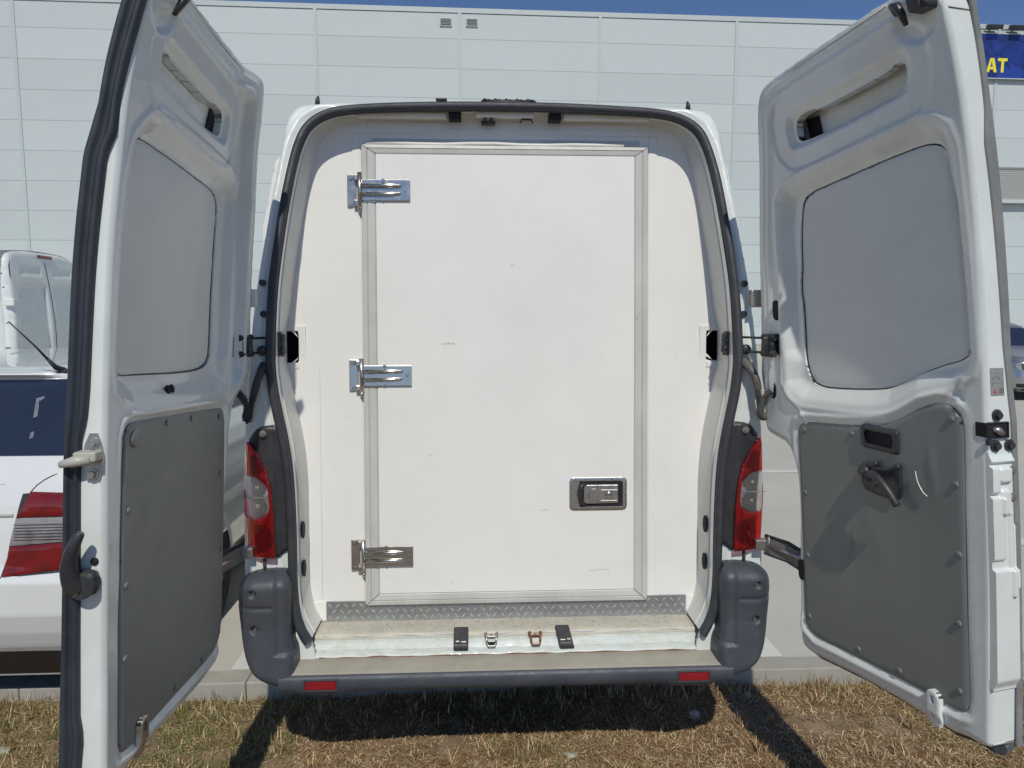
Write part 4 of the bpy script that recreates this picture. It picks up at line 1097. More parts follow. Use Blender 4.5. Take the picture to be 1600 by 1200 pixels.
    # lower keeper bracket
    g = Geo(); a = .712
    sheet_g = Geo(); sheet(sheet_g, rrect(a - .022, a + .022, .555, .660, .0215), [chaikin(rrect(a - .007, a + .007, .622, .646, .006), 0), chaikin(rrect(a - .007, a + .007, .580, .596, .006), 0)], .004, lambda P, s: .020 - .010 * sst((.60 - P[:, 1]) / .03), back=.004, hole_back=.002, mapf=lambda p, q, h: np.stack([p, h, q], 1), fillet=.003)
    g.add(np.vstack(sheet_g.v), sheet_g.f, True); box(g, (a, .004, .60), (.036, .012, .08), .003); dp('lower_bracket', g, M['zinc'] if side == 'L' else M['paint'])
    # upper keeper
    g = Geo(); a = .772
    tube(g, [(a - .018, .006, 2.405), (a - .012, .020, 2.418), (a + .002, .024, 2.414), (a + .006, .020, 2.395), (a + .004, .010, 2.372)], [.008, .011, .012, .010, .006], 10); dp('upper_keeper', g, M['blacksteel'])
    g = Geo(); 
    if side == 'R':
        box(g, (.828, .006, 2.408), (.055, .045, .042), .008); box(g, (.828, .024, 2.400), (.028, .022, .024), .004); dp('upper_latch', g, M['plastic'])
    else:
        box(g, (.800, .004, 2.43), (.03, .02, .02), .004); dp('upper_latch', g, M['plastic'])
    # small plugs
    g = Geo(); 
    stud(g, (.235 if side == 'L' else .33, -.012, 2.398), (0, 1, 0), .005, .003, 8); dp('plug', g, M['plastic'])
    # black rubber along the bottom edge
    g = Geo(); bot = [(x, z) for x, z in OUTL[side] if z < .60 and x < .86]
    bot = sorted(bot); bot = [(x, z) for x, z in bot if x > .14]
    tube(g, [(x, -.050, z - .006) for x, z in bot], .016, 8); tube(g, [(x, -.068, z - .018) for x, z in bot], .012, 8); dp('bottom_seal', g, M['rubber'])
    fe = .876
    if side == 'L':
        zs = np.linspace(.56, 2.46, 96)
        wi = np.interp(zs, [.55, .60, .66, .71, .76, .93, 1.3, 1.40, 1.45, 1.52, 1.9, 2.03, 2.08, 2.14, 2.3, 2.46], [-.060, -.054, -.050, -.046, -.054, -.055, -.055, -.052, -.041, -.037, -.032, -.030, -.014, -.016, -.006, -.002])
        wo = np.interp(zs, [.55, .93, 1.35, 1.52, 1.9, 2.03, 2.14, 2.3, 2.46], [-.100, -.092, -.088, -.083, -.080, -.078, -.058, -.054, -.050])
        sec = [(0, -.002), (0, .010), (.12, .020), (.30, .016), (.42, .007), (.52, .006), (.62, .014), (.80, .022), (.95, .014), (1.0, 0), (1.0, -.01)]
        V = []
        for z, a, b in zip(zs, wi, wo):
            for u, t in sec: V.append((fe + t, a + (b - a) * u, z))
        n = len(sec); g = Geo(); g.add(V, [(i * n + j, i * n + j + 1, (i + 1) * n + j + 1, (i + 1) * n + j) for i in range(len(zs) - 1) for j in range(n - 1)], True); dp('edge_rubber', g, M['rubber_edge'])
        # striker plate
        z0 = 1.360
        g = Geo(); 
        P = [(-.040, z0 - .055), (-.012, z0 - .055), (-.004, z0 - .005), (-.010, z0 + .030), (-.018, z0 + .052), (-.034, z0 + .052), (-.044, z0 + .028), (-.050, z0 - .005)]
        V = [(fe + .001, a, b) for a, b in P] + [(fe + .006, a, b) for a, b in P]; n = len(P)
        g.add(V, [tuple(range(n, 2 * n))] + [(i, (i + 1) % n, (i + 1) % n + n, i + n) for i in range(n)]); dp('striker_plate', g, M['zinc'])
        g = Geo(); box(g, (fe + .020, -.030, z0 + .004), (.034, .050, .022), .004); tube(g, [(fe + .030, -.018, z0 - .002), (fe + .034, -.055, z0 - .006), (fe + .036, -.082, z0 - .012)], [.011, .012, .007], 12); dp('striker_tongue', g, M['ivory'])
        for zq in (z0 + .030, z0 - .040):
            g = Geo(); screw(g, (fe + .005, -.026, zq), (1, 0, 0), .0085); dp('striker_bolt', g, M['zinc'])
        # hooked release lever
        g = Geo()
        path = [(fe + .050, -.028, 1.200), (fe + .052, -.037, 1.185), (fe + .050, -.050, 1.155), (fe + .042, -.060, 1.120), (fe + .030, -.060, 1.085), (fe + .022, -.050, 1.062)]
        tube(g, chaikin(path, 2, False), np.interp(np.linspace(0, 1, len(chaikin(path, 2, False))), [0, .15, .5, .8, 1], [.008, .011, .016, .022, .020]), 14)
        box(g, (fe + .015, -.040, 1.075), (.034, .062, .060), .016); cyl(g, (fe, -.038, 1.07), (fe + .034, -.038, 1.07), .028, 20)
        dp('release_lever', g, M['plastic'])
        g = Geo(); stud(g, (fe + .028, -.052, 1.058), (1, 0, 0), .010, .010, 14); dp('lever_pivot', g, M['zinc'])
        g = Geo(); stud(g, (fe + .001, -.024, 1.118), (1, 0, 0), .009, .004, 14); dp('edge_plug', g, M['hole'])
    else:
        zs = np.linspace(.585, 2.452, 90)
        wi = np.interp(zs, [.58, 1.18, 1.30, 1.42, 1.47, 1.52, 1.60, 2.0, 2.08, 2.16, 2.46], [-.076, -.078, -.076, -.074, -.068, -.064, -.058, -.050, -.048, -.062, -.082])
        wo = np.minimum(wi - .018, -.082)
        V = []; sec = [(0, -.002), (0, .004), (.3, .006), (.5, .002), (.7, .007), (1.0, .003), (1.0, -.02)]
        for z, a, b in zip(zs, wi, wo):
            for u, t in sec: V.append((fe + t, a + (b - a) * u, z))
        n = len(sec); g = Geo(); g.add(V, [(i * n + j, i * n + j + 1, (i + 1) * n + j + 1, (i + 1) * n + j) for i in range(len(zs) - 1) for j in range(n - 1)], True); dp('edge_flange', g, M['dustflange'])
        # safety sticker
        g = Geo(); box(g, (fe + .0008, -.036, 1.515), (.001, .042, .067), .0); dp('sticker', g, M['label'])
        g = Geo(); tri = [(-.022 - .011, 1.487), (-.022 + .0005, 1.487), (-.027, 1.498)]
        g.add([(fe + .0018, a, b) for a, b in tri], [(0, 1, 2)]); dp('warning_triangle', g, M['labelred'])
        g = Geo(); 
        for (a, b, c_, d_) in ((-.054, -.042, 1.487, 1.4885), (-.054, -.042, 1.497, 1.4985), (-.054, -.0525, 1.487, 1.498), (-.0435, -.042, 1.487, 1.498), (-.049, -.047, 1.490, 1.496), (-.026, -.019, 1.522, 1.5235), (-.030, -.0285, 1.5235, 1.53), (-.046, -.039, 1.521, 1.5225), (-.0395, -.038, 1.5225, 1.529), (-.053, -.020, 1.512, 1.5126), (-.044, -.028, 1.536, 1.5366), (-.053, -.0524, 1.505, 1.512), (-.0206, -.020, 1.505, 1.512)):
            g.add([(fe + .0018, a, c_), (fe + .0018, b, c_), (fe + .0018, b, d_), (fe + .0018, a, d_)], [(0, 1, 2, 3)])
        dp('sticker_print', g, M['labelblack'])
        # lock aperture wrapping the corner
        g = Geo(); box(g, (fe + .001, -.031, 1.397), (.006, .060, .036), .002); box(g, (fe - .014, -.004, 1.397), (.034, .012, .036), .003); lk = dp('lock_aperture', g, M['hole'])
        g = Geo()
        for (cy, cz, wy, wz) in ((-.031, 1.416, .062, .003), (-.031, 1.378, .062, .003), (-.062, 1.397, .003, .040)): box(g, (fe + .004, cy, cz), (.006, wy, wz), .001)
        dp('aperture_rim', g, M['plastic'])
        g = Geo(); tube(g, [(fe + .002, -.014, 1.400), (fe + .008, -.026, 1.398), (fe + .006, -.040, 1.389)], [.006, .010, .007], 10); dp('latch_claw', g, M['zinc'])
        g = Geo(); box(g, (fe + .006, .000, 1.369), (.014, .012, .016), .004); dp('catch', g, M['plastic'])
        for (w_, zq, r_) in ((-.030, 1.434, .0095), (-.023, 1.359, .0095), (-.067, 1.359, .0095), (-.074, 1.297, .007), (-.072, 1.229, .007), (-.010, 1.182, .0055), (-.012, 1.125, .0055)):
            g = Geo(); screw(g, (fe + .001, w_, zq), (1, 0, 0), r_ * .95); dp('lock_bolt', g, M['plastic'] if r_ > .008 else M['zinc'])
        # pressed steps of the lock pillar
        def pillar_h(P, so):
            h = 0 * so
            for (w0, w1, z0, z1, t) in ((-.098, .02, 1.05, 1.318, -.0095), (-.028, .02, 1.243, 1.307, .0095), (-.066, -.031, 1.268, 1.305, .009), (-.062, -.031, 1.188, 1.250, .009), (-.042, .02, 1.075, 1.232, .0075), (-.066, -.053, .98, 1.190, .008), (-.078, -.070, 1.00, 1.16, .004)):
                h = h + t * sst(-sdf(np.array(rrect(w0, w1, z0, z1, .006, 3)), P) / .005 + .5)
            return h + .0125
        g = Geo(); sheet(g, [(-.0015, .74), (-.0015, 1.345), (-.074, 1.345), (-.076, .74)], [], .0028, lambda P, so: pillar_h(P, so) - .0115 * sst((np.abs(P[:, 1] - 1.0425) - .27) / .03), back=-.012, mapf=lambda a, b, h: np.stack([fe + h, a, b], 1))
        dp('lock_pillar_pressing', g, M['paint'])
        # inner pull pocket and handle
        g = Geo(); gg = Geo(); sheet(gg, rrect(.473, .613, 1.284, 1.354, .012), [rrect(.488, .598, 1.299, 1.339, .006)], .005, lambda P, s: .014 + 0 * s, back=.002, hole_back=-.03, mapf=lambda p, q, h: np.stack([p, h, q], 1), fillet=.006)
        g.add(np.vstack(gg.v), gg.f, True); dp('pull_pocket', g, M['plastic'])
        g = Geo(); box(g, (.543, .004, 1.319), (.113, .004, .041)); dp('pocket_floor', g, M['hole'])
        g = Geo(); gg = Geo(); sheet(gg, chaikin([(.466, 1.158), (.466, 1.236), (.50, 1.242), (.53, 1.240), (.56, 1.238), (.612, 1.262), (.620, 1.25), (.618, 1.175), (.60, 1.150), (.53, 1.150)], 1), [], .005, lambda P, s: .012 + 0 * s, back=.003, mapf=lambda p, q, h: np.stack([p, h, q], 1), fillet=.005)
        g.add(np.vstack(gg.v), gg.f, True); stud(g, (.610, .012, 1.252), (0, 1, 0), .009, .008, 14); stud(g, (.530, .012, 1.244), (0, 1, 0), .008, .008, 14); dp('handle_plate', g, M['plastic'])
        g = Geo(); stud(g, (.488, .012, 1.212), (0, 1, 0), .020, .016, 22); cyl(g, (.488, .026, 1.212), (.488, .031, 1.212), .010, 14); dp('lock_knob', g, M['plastic'])
        path = [(.512, .018, 1.200), (.530, .036, 1.216), (.560, .044, 1.218), (.592, .044, 1.196), (.614, .040, 1.170), (.628, .036, 1.146)]
        pc = chaikin(path, 2, False)
        g = Geo(); tube(g, pc, np.interp(np.linspace(0, 1, len(pc)), [0, .15, .6, .95, 1], [.014, .014, .0125, .010, .006]), 14); cyl(g, (.527, .010, 1.196), (.527, .026, 1.196), .018, 18); dp('handle_lever', g, M['plastic'])
        g = Geo(); tube(g, chaikin([(.668, .0095, 1.252), (.674, .0105, 1.225), (.690, .0105, 1.200), (.704, .0095, 1.192)], 2, False), .0016, 6); dp('scratch', g, M['paint'])
    return door
M['dustflange'] = mat("dusty_flange", (0.20, 0.21, 0.205), 0.7, var=0.12, vscale=12, dirt=0.5, dirt_color=(0.38, 0.38, 0.35), dirt_scale=14, speck=0.9, speck_scale=60, bump=0.2)
doorL = build_door('L'); doorR = build_door('R')

# ---------------- door checks, hinges, conduits
for side, sx in (('L', -1), ('R', 1)):
    f = DM[side]
    a = f(np.array([[.052 if side == 'L' else .104, .020, 1.590], [.052 if side == 'L' else .104, .020, 1.540]]))
    p0 = np.array([sx * .826, .12, 1.588]); p1 = np.array([sx * .826, .12, 1.535])
    g = Geo()
    for A, B_ in ((a[0], p0), (a[1], p1)): tube(g, [A, (A + B_) / 2 + np.array([0, -.004, 0]), B_], .0042, 8)
    part('check_rod', g, M['blacksteel'])
    g = Geo(); c = (a[0] + a[1]) / 2; u = (p0 - a[0]); u /= np.linalg.norm(u)
    for dz in (-.028, .028): tube(g, [c + [0, 0, dz], c + u * .06 + [0, 0, dz]], .012, 8)
    box(g, c + u * .03, (.045, .022, .062), .006)
    box(g, c + u * .045, (.022, .03, .060), .004); cyl(g, c + u * .015 + [0, 0, -.032], c + u * .015 + [0, 0, .032], .010, 10); box(g, c + u * .055, (.008, .034, .04), .002)
    part('check_arm', g, M['blacksteel'])
    g = Geo(); box(g, (sx * .842, .10, 1.562), (.034, .06, .092), .008); tube(g, [(sx * (.825 - .004 * math.cos(k * .9)), .085 + .003 * math.sin(k), 1.522 + k * .0042) for k in range(20)], .009, 8); cyl(g, (sx * .826, .11, 1.528), (sx * .826, .11, 1.598), .010, 12); stud(g, (sx * .828, .105, 1.562), (0, -1, 0), .013, .016, 12); part('check_body', g, M['blacksteel'])
    # hinge body side
    for (zc, nm, mm) in ((1.728, 'hinge_upper', M['zinc']), (.822, 'hinge_lower', M['zinc'])):
        g = Geo(); xb_ = .893 if zc > 1 else .935
        yb_ = -.012 if zc > 1 else -.03
        box(g, (sx * xb_, yb_, zc), (.040, .034, .062 if zc > 1 else .040), .004)
        cyl(g, (sx * (xb_ + .028), yb_ - .02, zc - .036), (sx * (xb_ + .028), yb_ - .02, zc + .036), .009, 12)
        E_ = f(np.array([[.03 if zc > 1 else .14, -.03, zc]]))[0]
        A = np.array([sx * (xb_ + .028), yb_ - .02, zc])
        for dz in ((-.024, .024) if zc > 1 else (0,)):
            P = [A + [0, 0, dz], (A + E_) / 2 + [0, 0, dz], E_ + [0, 0, dz]]; tube(g, P, .010, 8)
        part('body_hinge', g, mm if zc < 1 or sx > 0 else M['paint'])
        for dz in (-.055, .055):
            if zc > 1: g = Geo(); cyl(g, (sx * .868, yb(zc) - .002, zc + dz), (sx * .868, yb(zc) - .012, zc + dz), .012, 12); part('hinge_grommet', g, M['plastic'])
    # long lower hinge strap
    g = Geo(); A = np.array([sx * .955, -.035, .822]); E_ = f(np.array([[.16, -.045, .80]]))[0]
    mid = (A + E_) / 2 + [0, 0, .012]; 
    for t in np.linspace(0, 1, 9)[:-1]:
        pa = A * (1 - t) ** 2 + mid * 2 * t * (1 - t) + E_ * t * t; t2 = t + .125; pb = A * (1 - t2) ** 2 + mid * 2 * t2 * (1 - t2) + E_ * t2 * t2
        d = pb - pa; L = np.linalg.norm(d); ang = math.atan2(d[1], d[0])
        box(g, (pa + pb) / 2, (L * 1.08, .012, .058), 0, rot=Matrix.Rotation(ang, 3, 'Z'))
    sp = part('hinge_strap', g, M['strap'] if 'strap' in M else M['profile'])
    g = Geo()
    for dz in (-.033, .033): tube(g, [A + [0, 0, dz], mid + [0, 0, dz], E_ + [0, 0, dz]], .007, 8)
    part('strap_rubber', g, M['plastic'], sp)
    # corrugated cable conduit
    e = f(np.array([[.052 if side == 'R' else .022, .010, 1.405]]))[0]
    st = np.array([sx * .862, .00, 1.500 if side == 'R' else 1.49])
    if side == 'R': path = [st, st + [.012, -.035, -.02], st + [.030, -.055, -.06], st + [.040, -.055, -.12], st + [.050, -.05, -.185], st + [.065, -.055, -.200], e + [-.03, .02, -.09], e + [-.022, .01, -.03], e]
    else: path = [st, st + [-.008, -.03, -.02], st + [-.025, -.045, -.08], st + [-.040, -.05, -.15], st + [-.045, -.05, -.19], st + [-.060, -.05, -.185], e + [.035, .0, -.055], e + [.018, 0, -.02], e]
    pc = chaikin(path, 4, False)
    seg = np.concatenate([[0], np.cumsum(np.linalg.norm(np.diff(pc, axis=0), axis=1))]); nn = int(seg[-1] / .0022); q = np.linspace(0, seg[-1], nn)
    pc = np.stack([np.interp(q, seg, pc[:, k]) for k in range(3)], 1)
    fr = q / q[-1]; rad = np.where(fr > .35, (.0110 + .0034 * (side == 'R') * 0) + .0030 * np.sign(np.sin(q / .0066 * 2 * math.pi)), .0135 + .006 * np.clip(.12 - fr, 0, 1) / .12)
    g = Geo(); tube(g, pc, rad, 12); part('cable_conduit', g, M['plastic'] if side == 'L' else M['conduit'] if 'conduit' in M else M['plastic'])
    g = Geo(); stud(g, (sx * .868, -.002, 1.545), (0, -1, 0), .018, .014, 16); part('cable_grommet', g, M['plastic'])

# ================================================================== PARKED ESTATE CAR (left)
def lofted_car(name, label, group, loc, rotz, spec, pm_):
    """body from horizontal slices: z, half width, rear y, front y, corner radius"""
    t = thing(name, label, 'car', loc, rotz, group)
    NS = 14; V = []; S_ = spec['slices']
    zs = np.array([q[0] for q in S_]); ar = np.array(S_)
    fine = np.unique(np.concatenate([zs, np.linspace(zs[0], zs[-1], 60)])); I = [np.interp(fine, zs, ar[:, k]) for k in range(1, 5)]
    for z, w, r0, f0, rc in zip(fine, *I):
        P = []
        for (cx, cy, a0) in ((w - rc, r0 + rc, 270), (w - rc, f0 - rc, 0), (-w + rc, f0 - rc, 90), (-w + rc, r0 + rc, 180)):
            for k in range(NS + 1):
                a = math.radians(a0 + 90 * k / NS); P.append((cx + rc * math.cos(a), cy + rc * math.sin(a), z))
        V.append(P)
    m = len(V[0]); ns = len(V); V = np.array(V).reshape(-1, 3)
    g = Geo(); g.add(V, [(j * m + i, j * m + (i + 1) % m, (j + 1) * m + (i + 1) % m, (j + 1) * m + i) for j in range(ns - 1) for i in range(m)] + [tuple((ns - 1) * m + i for i in range(m))], True)
    obj('body', g, pm_, t)
    def surf(x, z):
        w, r0, rc = [np.interp(z, zs, ar[:, k]) for k in (1, 2, 4)]
        e = np.clip(np.abs(x) - (w - rc), 0, rc * .98)
        return r0 + rc - np.sqrt(rc ** 2 - e ** 2)
    def side(y, z):
        return np.interp(z, zs, ar[:, 1])
    return t, surf, side
EST = dict(slices=[(.12, .70, .19, 4.3, .18), (.24, .80, .12, 4.38, .20), (.30, .85, .075, 4.42, .22), (.38, .872, .035, 4.42, .24), (.46, .885, .008, 4.45, .25), (.60, .885, .0, 4.42, .25), (.66, .88, .022, 4.38, .26), (.80, .88, .035, 4.25, .26), (.92, .872, .05, 4.0, .26), (1.0, .855, .07, 3.6, .26), (1.06, .83, .09, 3.15, .26), (1.10, .81, .105, 3.0, .15), (1.39, .70, .235, 2.35, .14), (1.42, .68, .19, 2.25, .24), (1.430, .655, .20, 2.1, .24), (1.438, .60, .30, 2.0, .22), (1.442, .50, .42, 1.9, .2)])
EX, EY = -2.41, .28
est, surf, sidef = lofted_car('estate_car', 'white estate car parked on the left, half hidden behind the open left van door', None, (EX, EY, 0), 0, EST, M['carpaint'])
def epatch(name, poly, res, off, m, h=None, back=None, parent=None, fillet=0, holes=()):
    g = Geo()
    sheet(g, poly, list(holes), res, h or (lambda P, s: 0 * s), back=back, mapf=lambda x, z, hh: np.stack([x, surf(x, z) - off - hh, z], 1), fillet=fillet)
    return obj(name, g, m, parent or est)
# rear window and lamp ribs
epatch('rear_window', [(-.76, 1.10), (.76, 1.10), (.77, 1.13), (.69, 1.38), (.66, 1.395), (-.66, 1.395), (-.69, 1.38), (-.77, 1.13)], .03, .004, M['glassdark'], back=-.004)
epatch('roof_spoiler', [(-.66, 1.400), (.66, 1.400), (.63, 1.430), (-.63, 1.430)], .03, .012, M['carpaint'], back=-.01, fillet=.006)
# tail lamps: red top, clear middle, red bottom
for sx in (1, -1):
    def L(P): return [(sx * x, z) for x, z in P]
    lam = epatch('tail_lamp', L([(.475, .955), (.80, .955), (.872, .90), (.878, .66), (.46, .628), (.405, .635), (.425, .75)]), .02, .002, M['plastic'])
    epatch('red_lens', L([(.505, .955), (.50, .962), (.78, .950), (.86, .905), (.868, .868), (.455, .862)]), .012, .010, M['redlens_far'], back=-.006, parent=lam, fillet=.004)
    epatch('clear_lens', L([(.455, .858), (.868, .864), (.872, .780), (.428, .748)]), .012, .009, M['carclear'], back=-.006, parent=lam, fillet=.003)
    epatch('red_lens', L([(.427, .744), (.872, .776), (.874, .69), (.60, .65), (.402, .628)]), .012, .010, M['redlens_far'], back=-.006, parent=lam, fillet=.004)
def eline(name, pts, r=.003, m=None):
    g = Geo(); P = chaikin(pts, 1, False); P = [(x, float(surf(np.array(x), np.array(z))) + .0012, z) for x, z in P]; tube(g, P, r, 6); obj(name, g, m or M['hole'], est)
for sx in (1, -1):
    eline('panel_gap', [(sx * .78, 1.075), (sx * .60, 1.030), (sx * .535, .995), (sx * .50, .955), (sx * .455, .86), (sx * .40, .63), (sx * .385, .612)])
    for k in range(6):
        zz_ = .776 + k * .012; o = Geo(); tube(o, [(sx * x, float(surf(np.array(x), np.array(zz_ + .012 * (x - .45)))) - .0135, zz_ + .012 * (x - .45)) for x in np.linspace(.45 - .0 * k, .85, 12)], .0022, 6); obj('lens_rib', o, M['carclear'], lam)
eline('panel_gap', [(-.385, .612), (.385, .612)]); eline('trim_strip', [(-.44, .868), (.44, .868)], .008, M['profile'])
eline('crease', [(-.40, .99), (.40, .99)], .003, M['carpaint'])
epatch('lower_bumper', [(-.70, .13), (.70, .13), (.84, .262), (.5, .275), (-.5, .275), (-.84, .262)], .03, .006, M['carblack'], back=-.01, fillet=.006)
epatch('reflection_mark', [(.470, 1.245), (.486, 1.25), (.484, 1.29), (.480, 1.312), (.503, 1.322), (.497, 1.330), (.468, 1.322)], .006, .0065, M['windowmark'])  # grey-blue marks on the glass, a reflection put in as colour
epatch('reflection_mark', [(.470, 1.165), (.485, 1.166), (.486, 1.192), (.472, 1.190)], .006, .0065, M['windowmark'])
g = Geo(); ax, ay, az = .555, .20, 1.432
tube(g, [(ax, ay + .05, az), (ax - .008, ay + .01, az + .018), (ax - .022, ay - .02, az + .055)], [.016, .011, .006], 10)
tube(g, [(ax - .022, ay - .02, az + .055), (ax - .045, ay - .05, az + .105), (ax - .115, ay - .10, az + .21)], [.0055, .004, .0028], 8); box(g, (ax + .005, ay + .06, az + .0), (.035, .07, .012), .005); obj('antenna', g, M['plastic'], est)
for (y, sx) in ((.86, 1), (.86, -1), (3.45, 1), (3.45, -1)):
    g = Geo(); cyl(g, (sx * .68, y, .31), (sx * .882, y, .31), .31, 36); w = obj('wheel', g, M['tyre'], est)
    g = Geo(); cyl(g, (sx * .87, y, .31), (sx * .888, y, .31), .205, 30)
    for k in range(7):
        a = k * 2 * math.pi / 7; box(g, (sx * .892, y + .11 * math.cos(a), .31 + .11 * math.sin(a)), (.012, .17, .035), .005, rot=Matrix.Rotation(a, 3, 'X'))
    obj('rim', g, M['rim'], w)
    g = Geo(); th = np.linspace(-.15, math.pi + .15, 24); tube(g, [(sx * .872, y + .355 * math.cos(t), .30 + .355 * math.sin(t)) for t in th], .022, 8); obj('wheel_arch', g, M['carpaint'], est)
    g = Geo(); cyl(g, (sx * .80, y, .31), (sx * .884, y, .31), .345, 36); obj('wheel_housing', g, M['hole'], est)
for sx in (1, -1):
    for (y0, y1) in ((.42, 1.15), (1.25, 2.05), (2.12, 2.75)):
        g = Geo(); P = [(y0, 1.10), (y1, 1.09), (y1 - .05, 1.37), (y0 + .12 if y0 < .5 else y0 + .02, 1.37)]
        V = [(sx * (float(sidef(0, z)) + .004), y, z) for y, z in P]; g.add(V, [(0, 1, 2, 3)]); obj('side_window', g, M['glassdark'], est)
    for y in (.98, 2.06, 3.05):
        g = Geo(); tube(g, [(sx * (float(sidef(0, z)) + .0008), y, z) for z in np.linspace(.35, 1.06, 12)], .003, 6); obj('door_gap', g, M['hole'], est)
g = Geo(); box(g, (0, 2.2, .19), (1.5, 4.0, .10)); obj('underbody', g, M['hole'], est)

# ================================================================== WHITE VAN BEHIND (seen past the estate)
v2 = thing('delivery_van', 'tall white closed van standing side on behind the estate car, its rear doors in shade', 'van', (-6.17, 8.03, 0), math.radians(90) + math.radians(2))
W2 = [(0, 2.50), (.5, 2.49), (.78, 2.45), (.86, 2.38), (.90, 2.25), (.93, 2.0), (.98, 1.4), (1.0, 1.0), (1.0, .40)]
o2 = [(-x, z) for x, z in W2[::-1]][:-1] + W2
pr2 = chaikin(o2, 1)
def v2h(P, s):
    x, z = np.abs(P[:, 0]), P[:, 1]
    win = [(.08, 1.05), (.08, 2.02), (.30, 2.06), (.62, 2.03), (.76, 1.96), (.80, 1.80), (.84, 1.15), (.80, 1.05)]
    d = -sdf(np.array(win), np.stack([x, z], 1)); d2 = -sdf(np.array(rrect(.12, .66, 2.14, 2.28, .03)), np.stack([x, z], 1))
    return -.035 * sst(d / .045) - .012 * sst(d2 / .03) - .006 * np.exp(-((x - 0) / .006) ** 2) * (z < 2.34) + .02 * np.exp(-((z - 1.02) / .025) ** 2) * (x < .85)
g = Geo(); sheet(g, pr2, [], .02, v2h, back=-.12, mapf=lambda x, z, h: np.stack([x, -h + .12 * np.clip((z - 1.4) / 1.1, 0, 1) ** 1.5, z], 1), fillet=.07)
obj('rear_panel', g, M['paint'], v2)
g = Geo(); V = []; m = len(pr2)
for (y, k, zt) in ((.05, .96, 1), (.10, 1, 1), (3.6, 1, 1), (4.1, .95, .86), (4.6, .93, .60), (5.1, .90, .46), (5.3, .82, .40)):
    P = np.array(pr2); V.append(np.stack([P[:, 0] * k, np.full(m, y + .06) + .12 * np.clip((P[:, 1] - 1.4) / 1.1, 0, 1) * (y < .1), .4 + (P[:, 1] - .4) * zt], 1))
ns = len(V); g.add(np.vstack(V), [(j * m + i, j * m + (i + 1) % m, (j + 1) * m + (i + 1) % m, (j + 1) * m + i) for j in range(ns - 1) for i in range(m)] + [tuple((ns - 1) * m + i for i in range(m))], True); obj('body_shell', g, M['paint'], v2)
def r2y(z): return .12 * float(np.clip((z - 1.4) / 1.1, 0, 1)) ** 1.5
g = Geo(); tube(g, chaikin([(-.90, r2y(z) - .0 + .01, z) if x is None else (x, r2y(z) + .012, z) for x, z in ((-.93, .8), (-.915, 1.4), (-.87, 2.1), (-.84, 2.30), (-.76, 2.36), (-.4, 2.385), (0, 2.39), (.4, 2.385), (.76, 2.36), (.84, 2.3), (.87, 2.1), (.915, 1.4))], 1, False), .012, 6); obj('door_gap', g, M['hole'], v2)
g = Geo(); tube(g, [(0, r2y(z) + .004, z) for z in np.linspace(.8, 2.36, 12)], .006, 6); obj('door_gap', g, M['hole'], v2)
g = Geo(); box(g, (.02, r2y(2.44) + .0, 2.425), (.34, .05, .045), .012); obj('high_brake_light', g, M['redlens_far'], v2)
for sx in (-1, 1):
    for zc in (1.78, 1.0):
        g = Geo(); box(g, (sx * .955, .035, zc), (.10, .13, .10), .015); box(g, (sx * .91, -.005, zc), (.09, .03, .07), .01); obj('hinge', g, M['paint'], v2)
    g = Geo(); box(g, (sx * .955, .03, 1.00), (.15, .20, .20), .07, smooth=True); box(g, (sx * .955, .03, .76), (.15, .20, .32), .03, smooth=True); lm_ = obj('tail_lamp', g, M['redlens_far'], v2)
    g = Geo(); box(g, (sx * .965, -.06, .97), (.06, .05, .07), .01); obj('clear_lens', g, M['clearlens_far'], lm_)
g = Geo(); box(g, (0, -.05, .45), (1.95, .16, .20), .03); obj('bumper', g, M['bumper'], v2)
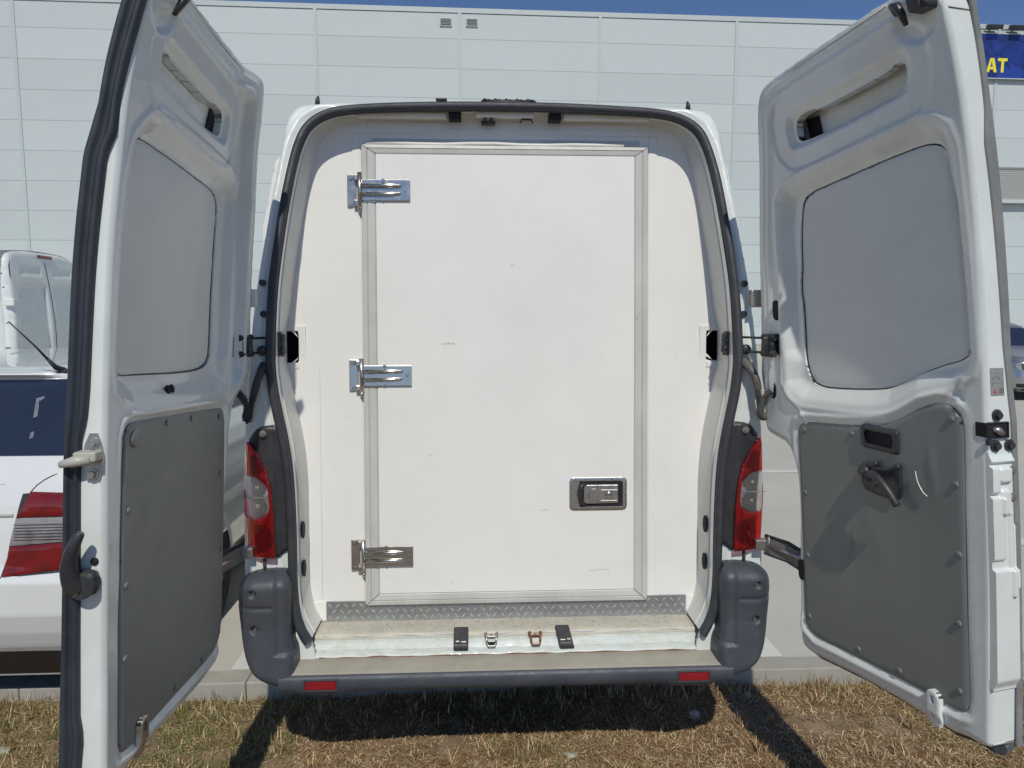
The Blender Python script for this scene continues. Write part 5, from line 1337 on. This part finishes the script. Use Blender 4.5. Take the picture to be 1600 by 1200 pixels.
for (y, sx) in ((1.0, -1), (1.0, 1), (4.3, -1), (4.3, 1)):
    g = Geo(); cyl(g, (sx * .72, y, .34), (sx * .96, y, .34), .34, 32); w = obj('wheel', g, M['tyre'], v2)
    g = Geo(); cyl(g, (sx * .95, y, .34), (sx * .967, y, .34), .2, 24); obj('rim', g, M['rim'], w)
g = Geo(); box(g, (0, 2.5, .36), (1.7, 4.6, .12)); obj('underbody', g, M['hole'], v2)

# ================================================================== SILVER CAR FAR RIGHT
SIL = dict(slices=[(.18, .76, .08, 4.2, .18), (.25, .84, .02, 4.3, .2), (.45, .86, .0, 4.35, .22), (.60, .86, .02, 4.3, .25), (.72, .85, .06, 4.25, .25), (.80, .82, .14, 4.1, .25), (.86, .79, .45, 3.9, .25), (.92, .76, .95, 3.7, .25), (1.35, .60, 1.75, 3.2, .22), (1.42, .52, 2.0, 3.0, .2)])
car2, surf, sidef = lofted_car('silver_car', 'silver car parked nose towards us at the far right edge, mostly out of frame', None, (10.62, 9.9, 0), 0, SIL, M['rim'])
est_keep, est = est, car2
epatch('grille', rrect(-.42, .42, .60, .68, .02), .02, .006, M['carblack'], back=-.004)
epatch('headlight', rrect(-.82, -.50, .585, .70, .03), .02, .008, M['clearlens_far'], back=-.006, fillet=.004)
epatch('headlight', rrect(.50, .82, .585, .70, .03), .02, .008, M['clearlens_far'], back=-.006, fillet=.004)
epatch('headlight_bezel', rrect(-.76, -.62, .59, .695, .02), .02, .012, M['carblack'], back=-.002)
epatch('lower_grille', [(-.80, .19), (.80, .19), (.82, .33), (-.82, .33)], .03, .006, M['carblack'], back=-.008)
epatch('number_plate', rrect(-.70, -.30, .44, .53, .01), .02, .012, M['blind'], back=.002)
epatch('windscreen', [(-.62, .98), (.62, .98), (.52, 1.31), (-.52, 1.31)], .04, .006, M['glassdark'])
for (y, sx) in ((.8, 1), (.8, -1), (3.4, 1), (3.4, -1)):
    g = Geo(); cyl(g, (sx * .66, y, .30), (sx * .865, y, .30), .30, 30); w = obj('wheel', g, M['tyre'], car2)
    g = Geo(); cyl(g, (sx * .86, y, .30), (sx * .872, y, .30), .19, 24); obj('rim', g, M['rim'], w)
